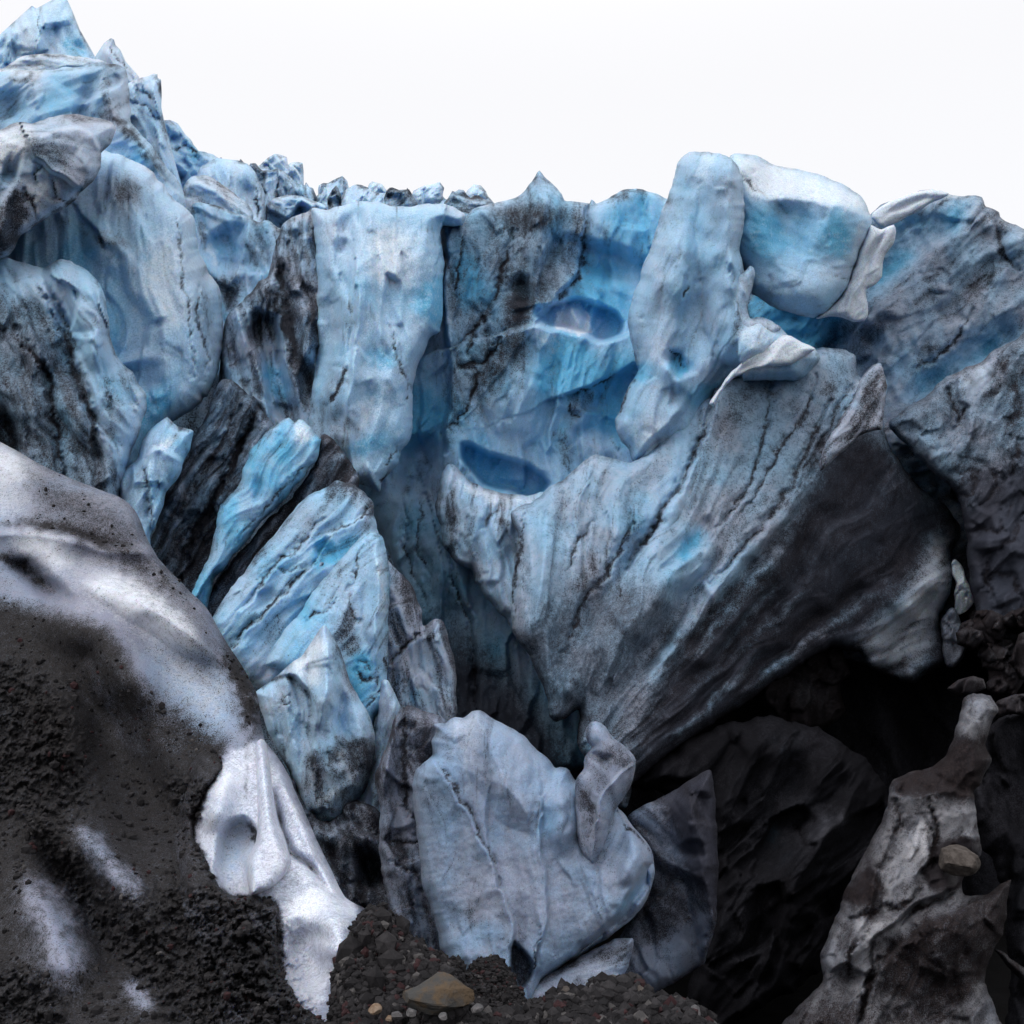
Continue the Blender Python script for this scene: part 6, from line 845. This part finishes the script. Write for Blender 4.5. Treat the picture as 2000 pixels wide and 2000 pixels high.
B('bench', 'lower_bench', 'smooth grey bench of ice with black fissures', None,
  [(1734, 830), (1760, 805), (1790, 785), (1821, 762), (1850, 735), (1900, 712), (1940, 690), (2020, 640), (2100, 620), (2150, 900), (2150, 1420), (2010, 1320), (1950, 1270), (1905, 1200), (1893, 1120), (1882, 1010), (1860, 960), (1800, 900)],
  24.6, parent=rw, step=3, grad=(-3, -3), bulge=0.9, R=50, thick=2, dirt=0.16, silt=0.55, blue=0.3, flute=(-60, 0.8, 3, 0.2), scallop=(0.6, 0.12), jag=4, seed=104, streak=0.28, c=(1900, 850), facet=(0.8, 0.15, 1.3),
  strokes=[('w', 0.4, 24, [(1850, 770), (1900, 740), (1960, 700)]), ('m', -0.3, 30, [(1840, 780), (1900, 745), (1960, 710)]), ('d', 0.7, 14, [(1915, 800), (1945, 745), (1985, 680)]), ('d', 0.8, 18, [(1960, 860), (1985, 770), (2000, 700)]), ('c', 0.3, 9, [(1895, 800), (1860, 840)]), ('c', 0.25, 7, [(1850, 760), (1872, 825)]), ('c', 0.15, 6, [(1865, 960), (1890, 970), (1905, 945), (1895, 915), (1870, 925)]), ('c', 0.15, 6, [(1900, 990), (1930, 975), (1945, 940), (1930, 915)]), ('c', 0.15, 6, [(1895, 1040), (1920, 1030), (1950, 1040), (1960, 1000)]), ('c', 0.2, 7, [(1940, 1080), (1980, 1050), (1995, 1000)]), ('c', 0.25, 8, [(1960, 940), (1985, 920), (1995, 860)]), ('M', 0.4, 50, [(1860, 950), (2150, 880), (2150, 1200), (1880, 1120)]), ('M', 0.3, 60, [(1870, 1050), (2150, 980), (2150, 1420), (1880, 1250)]), ('c', 0.2, 6, [(1920, 1150), (1945, 1120), (1980, 1130), (1995, 1170)]), ('c', 0.2, 6, [(1935, 1090), (1925, 1130), (1940, 1170)]), ('r', 0.5, 20, [(1960, 1150), (1970, 1180)]), ('r', 0.5, 22, [(1930, 1040), (1935, 1080)])])
B('rim', 'snow_rim', 'white folded snow rim', None,
  [(1702, 425), (1708, 412), (1722, 401), (1740, 393), (1755, 388), (1775, 380), (1788, 376), (1805, 372), (1821, 370), (1840, 374), (1856, 380), (1840, 388), (1820, 396), (1795, 412), (1765, 428), (1742, 440), (1722, 446)],
  28.0, parent=rw, step=2.5, bulge=0.35, R=14, thick=0.8, wisp=0.1, rimd=0.12, dirt=0.0, blue=0.1, white=0.7, flute=(-30, 0.5, 5, 0.08), jag=1.5, seed=105, streak=0.05, strokes=[('g', 0.15, 6, [(1725, 425), (1780, 395), (1835, 378)]), ('d', 0.4, 4, [(1742, 440), (1795, 412), (1840, 388)])])
B('horn', 'knobbed_horn', 'knobbed brownish horn', None,
  [(1124, 1527), (1132, 1512), (1140, 1501), (1141, 1488), (1143, 1476), (1150, 1467), (1156, 1460), (1149, 1450), (1144, 1440), (1144, 1428), (1147, 1419), (1155, 1412), (1165, 1409), (1174, 1412), (1183, 1419), (1190, 1430), (1198, 1441), (1214, 1453), (1230, 1466), (1237, 1475), (1241, 1485), (1241, 1498), (1239, 1512), (1236, 1525), (1230, 1539), (1222, 1552), (1214, 1563), (1203, 1578), (1185, 1640), (1160, 1690), (1130, 1660), (1122, 1590)],
  11.75, mat=NEAR, parent=front, step=2.0, grad=(0, -2), bulge=0.45, R=28, thick=1.0, wisp=0.1, dirt=0.2, silt=0.08, blue=0.1, white=0.0, flute=(78, 0.35, 4, 0.06), jag=1.5, seed=106, streak=0.3, strokes=[('s', 0.2, 5, 35, [(1238, 1490), (1205, 1512), (1175, 1545), (1165, 1600)][::-1]), ('D', 0.45, 8, [(1185, 1450), (1238, 1480), (1225, 1505), (1170, 1490)]), ('g', 0.15, 8, [(1150, 1465), (1175, 1480), (1200, 1478)]), ('w', 0.35, 14, [(1165, 1420), (1175, 1440)]), ('d', 0.35, 16, [(1150, 1520), (1150, 1620)]), ('w', 0.4, 16, [(1215, 1520), (1190, 1570)])])
B('flange', 'curved_flange', 'smooth blue white flange', None,
  [(1205, 1578), (1220, 1592), (1233, 1611), (1248, 1628), (1262, 1644), (1270, 1657), (1275, 1673), (1279, 1698), (1276, 1720), (1270, 1739), (1263, 1756), (1254, 1772), (1240, 1788), (1225, 1803), (1190, 1828), (1140, 1862), (1110, 1880), (1150, 1838), (1190, 1795), (1220, 1745), (1236, 1690), (1225, 1640), (1200, 1610)],
  11.7, mat=NEAR, parent=front, step=2.0, grad=(0, -2), bulge=0.3, R=20, thick=0.6, wisp=0.0, dirt=0.05, blue=0.25, white=0.35, flute=(60, 0.4, 4, 0.05), jag=1.5, seed=107, streak=0.15, strokes=[('g', 0.25, 9, [(1262, 1680), (1255, 1730), (1225, 1775), (1180, 1815)]), ('b', 0.7, 10, [(1262, 1680), (1250, 1735), (1215, 1785)]), ('d', 0.4, 4, [(1236, 1640), (1262, 1665), (1272, 1700)])])
B('drape', 'ice_drape', 'smooth white teardrop shaped drape of ice', None,
  [(500, 1452), (510, 1442), (520, 1452), (528, 1500), (536, 1560), (548, 1610), (562, 1650), (568, 1680), (560, 1705), (540, 1726), (515, 1742), (490, 1748), (482, 1720), (481, 1690), (490, 1662), (500, 1640), (503, 1600), (502, 1540)],
  7.0, mat=SNOW, parent=mound, base=BL['mound'], off=0.04, step=2.0, bulge=0.32, R=26, thick=0.25, wisp=0.0, dirt=0.0, blue=0.25, white=0.6, flute=(85, 0.5, 4, 0.015), scallop=(0.6, 0.01), jag=0.8, seed=108, streak=0.12, rough=0.0, rimd=0.1, strokes=[('d', 0.25, 14, [(550, 1680), (530, 1725)])])
B('lobeb', 'dirt_lobe', 'dark red brown dirt covered lobe', None,
  [(1725, 1885), (1745, 1850), (1775, 1822), (1830, 1790), (1880, 1762), (1925, 1748), (1950, 1735), (1974, 1717), (1970, 1745), (1966, 1768), (1962, 1800), (1958, 1826), (1941, 1851), (1930, 1875), (1925, 1900), (1905, 1940), (1860, 1965), (1800, 1968), (1755, 1955), (1730, 1930)],
  13.0, mat=BROWN, parent=brown, step=2.5, grad=(0, -3), bulge=0.45, R=35, thick=0.8, dirt=0.75, silt=0.85, blue=0.0, flute=(115, 0.3, 2, 0.08), jag=3, seed=109, streak=0.4, strokes=[('d', -0.5, 12, [(1750, 1920), (1790, 1940)]), ('m', -0.5, 12, [(1750, 1920), (1790, 1940)])])
# ------------------------------------------------------------------ gravel heaps in front
heap = B('heapleft', 'gravel_heap', 'reddish black gravel heap against the white snow slope', 'gravel heap',
  [(630, 2120), (640, 1980), (650, 1910), (670, 1850), (690, 1805), (715, 1778), (735, 1773), (750, 1771), (765, 1785), (790, 1813), (830, 1848), (870, 1868), (895, 1873), (904, 1890), (910, 1920), (940, 1960), (1000, 2000), (1050, 2120)],
  4.75, mat=DIRT, step=2.5, grad=(0, -3), bulge=0.4, R=60, thick=0.8, jag=4, seed=92, flute=(30, 0.5, 2, 0.06), scallop=(0.15, 0.06), rough=0.05, c=(800, 1930))
heap2 = B('heapmid', 'gravel_heap', 'small black grit heap behind the ochre stained boulder', 'gravel heap',
  [(890, 1920), (905, 1895), (920, 1882), (940, 1870), (958, 1865), (972, 1867), (985, 1880), (1000, 1905), (1015, 1930), (1032, 1955), (1060, 2000), (1060, 2080), (880, 2080)],
  5.3, mat=DIRT, step=2.5, grad=(0, -5), bulge=0.35, R=40, thick=0.6, jag=4, seed=93, flute=(30, 0.4, 2, 0.05), scallop=(0.15, 0.06), rough=0.05, c=(970, 1930))
heap3 = B('heapright', 'gravel_heap', 'long loose gravel ridge along the bottom right of centre', 'gravel heap',
  [(900, 2120), (960, 1990), (1020, 1965), (1060, 1955), (1090, 1938), (1105, 1922), (1120, 1930), (1150, 1925), (1170, 1914), (1190, 1916), (1220, 1910), (1250, 1918), (1270, 1938), (1300, 1948), (1330, 1958), (1368, 1970), (1375, 1985), (1400, 2005), (1460, 2120)],
  4.8, mat=DIRT, step=2.5, grad=(0, -4), bulge=0.3, R=40, thick=0.6, jag=5, seed=94, flute=(30, 0.4, 2, 0.05), scallop=(0.15, 0.06), rough=0.05, c=(1200, 1970))

# ------------------------------------------------------------------ stones
ico_v, ico_f = None, None


def icosphere(sub):
    import bmesh
    bm = bmesh.new(); bmesh.ops.create_icosphere(bm, subdivisions=sub, radius=1)
    v = np.array([q.co[:] for q in bm.verts]); f = np.array([[q.index for q in t.verts] for t in bm.faces]); bm.free()
    return v, f


def pebbles(name, spots, mat_list, seed):
    """many small stones as one heap: spots are rows of x, y, z, radius"""
    rng = np.random.RandomState(seed); v0, f0 = icosphere(1); n = len(v0)
    Vs, Fs, Ms = [], [], []
    for i, (x, y, z, r) in enumerate(spots):
        s = v0 * (1 + 0.45 * (rng.rand(n, 1) - 0.5)) * (r * (0.6 + 0.8 * rng.rand(3)))
        a = rng.rand() * 6.28; ca, sa = math.cos(a), math.sin(a)
        q = s.copy(); q[:, 0] = s[:, 0] * ca - s[:, 1] * sa; q[:, 1] = s[:, 0] * sa + s[:, 1] * ca
        Vs.append(q + (x, y, z)); Fs.append(f0 + i * n); Ms.append(np.full(len(f0), rng.choice(len(mat_list), p=[.64, .26, .06, .04])))
    me = mesh_from(name, np.concatenate(Vs), np.concatenate(Fs), mats=mat_list, smooth=False)
    me.polygons.foreach_set('material_index', np.concatenate(Ms).astype(np.int32))
    o = bpy.data.objects.new(name, me); SC.collection.objects.link(o); o['kind'] = 'stuff'
    return o


PEB = [stone_mat('black_pebble', (0.008, 0.0075, 0.009), (0.017, 0.016, 0.018), 3), stone_mat('grey_pebble', (0.018, 0.017, 0.019), (0.034, 0.032, 0.035), 3), stone_mat('red_pebble', (0.024, 0.010, 0.012), (0.038, 0.017, 0.019), 3), stone_mat('pale_pebble', (0.05, 0.048, 0.05), (0.085, 0.08, 0.08), 3)]
rng = np.random.RandomState(5)


def scatter(key, n, r0, r1, cond=None, power=3.0):
    b = BL[key]; p = b.poly
    u = rng.uniform(p[:, 0].min(), p[:, 0].max(), n * 2); v = rng.uniform(max(p[:, 1].min(), 0), min(2060, p[:, 1].max()), n * 2)
    k = inside(u, v, p) & (u > -60)
    if cond is not None: k &= cond(u, v)
    u, v = u[k][:n], v[k][:n]
    d, pa = b.depth(u, v)
    if key in ('mound', 'crust'):
        k = rng.rand(len(u)) < np.clip((pa[:, 0] - 0.5) * 1.6, 0, 1); u, v, d = u[k], v[k], d[k]
    r = r0 + (r1 - r0) * rng.rand(len(u)) ** power
    P = place(u, v, d); P[:, 2] += r * 0.2
    return np.concatenate([P, r[:, None]], 1)


pebbles('gravel', np.concatenate([scatter('heapleft', 7000, 0.005, 0.026, power=4), scatter('heapmid', 2500, 0.004, 0.018, power=4), scatter('heapright', 8000, 0.005, 0.034, power=5), scatter('heapleft', 60, 0.03, 0.06), scatter('heapright', 60, 0.025, 0.055), scatter('crust', 90, 0.02, 0.045), scatter('mound', 400, 0.014, 0.04, cond=lambda u, v: (v > 1300 + 0.4 * (u - 100)) & (u < 330)), scatter('crust', 9000, 0.004, 0.022, power=4), scatter('mound', 9000, 0.004, 0.022, power=4)]), PEB, 11)


def stone(name, label, cat, key, u, v, w, hgt, mat, seed, z=None, tilt=0.0, pts=None, depth=0.8, group=None):
    """a single rock: a faceted lump w by hgt photo pixels across"""
    v0, f0 = icosphere(4)
    d = float(BL[key].depth(np.array([float(u)]), np.array([float(v)]))[0][0]) - 0.02 if z is None else z
    m = d / FPX
    rs = np.random.RandomState(seed); q = v0.copy()
    for _ in range(14):                                    # flat broken faces
        n = rs.randn(3); n /= np.linalg.norm(n); c = rs.uniform(0.62, 0.95)
        dd = q @ n; q = q - np.clip(dd - c, 0, None)[:, None] * n
    q = q * (1 + 0.05 * fbm(q[:, 0] * 3 + q[:, 2], q[:, 1] * 3 - q[:, 2], seed, 4)[:, None])
    q = q * (w * m / 2, min(w, hgt) * depth * m, hgt * m / 2)
    if pts:                                                # outline controls: height factor by position across
        xs = np.array([a for a, _ in pts]); hs = np.array([b for _, b in pts])
        t = np.interp(q[:, 0] / (w * m / 2), xs, hs); q[:, 2] *= np.where(q[:, 2] > 0, t, 1)
    ct, st_ = math.cos(tilt), math.sin(tilt)
    x = q[:, 0] * ct - q[:, 2] * st_; zz = q[:, 0] * st_ + q[:, 2] * ct; q[:, 0], q[:, 2] = x, zz
    me = mesh_from(name, q, f0, mats=[mat], smooth=False)
    o = bpy.data.objects.new(name, me); SC.collection.objects.link(o)
    o.location = place(float(u), float(v), d)
    o['label'] = label; o['category'] = cat
    if group: o['group'] = group
    return o


OCH = stone_mat('ochre_stone', (0.050, 0.050, 0.050), (0.085, 0.060, 0.038), 1.6); GRY = stone_mat('grey_stone', (0.07, 0.07, 0.075), (0.12, 0.115, 0.12), 2); TAN = stone_mat('tan_stone', (0.15, 0.10, 0.065), (0.22, 0.17, 0.13), 4); BRN = stone_mat('brown_stone', (0.05, 0.042, 0.038), (0.085, 0.074, 0.068), 2)
stone('boulder', 'flat grey boulder with an ochre stain among the gravel', 'boulder', 'heapleft', 852, 1940, 158, 74, OCH, 3, z=4.15, pts=[(-1, 0.1), (-0.6, 0.5), (0.15, 1.15), (0.6, 1.0), (1, 0.7)], tilt=-0.05)
stone('boulder', 'brown rough rock lodged on the brown ice stack', 'boulder', 'browncol', 1872, 1680, 84, 58, BRN, 6, z=12.45, depth=0.8)
for i, (u, v, w, h, mt, lab) in enumerate([
    (733, 1971, 28, 20, TAN, 'small tan pebble left of the ochre stained boulder'), (803, 1978, 24, 17, GRY, 'grey pebble below the left end of the ochre stained boulder'), (775, 1982, 26, 15, GRY, 'flat grey pebble between the tan pebble and the boulder'), (760, 1990, 16, 12, TAN, 'tiny buff pebble under the tan pebble'),
    (932, 1970, 26, 18, GRY, 'grey pebble at the right end of the ochre stained boulder'), (866, 1985, 20, 14, GRY, 'small grey stone below the middle of the boulder'), (1158, 1926, 18, 14, GRY, 'small stone on the crest of the gravel ridge'), (1352, 1975, 34, 24, GRY, 'pale grey stone at the right end of the gravel ridge'), (1105, 1935, 20, 16, BRN, 'brown stone on the left crest of the gravel ridge'), (1250, 1932, 22, 16, BRN, 'brown stone on the right crest of the gravel ridge')]):
    stone('pebble', lab, 'pebble', 'heapleft' if u < 1000 else 'heapright', u, v, w, h, mt, 30 + i, group='single stones lying on the gravel', z=3.95 if u < 940 and v > 1960 else None)
print('TRIS', NTRI[0])
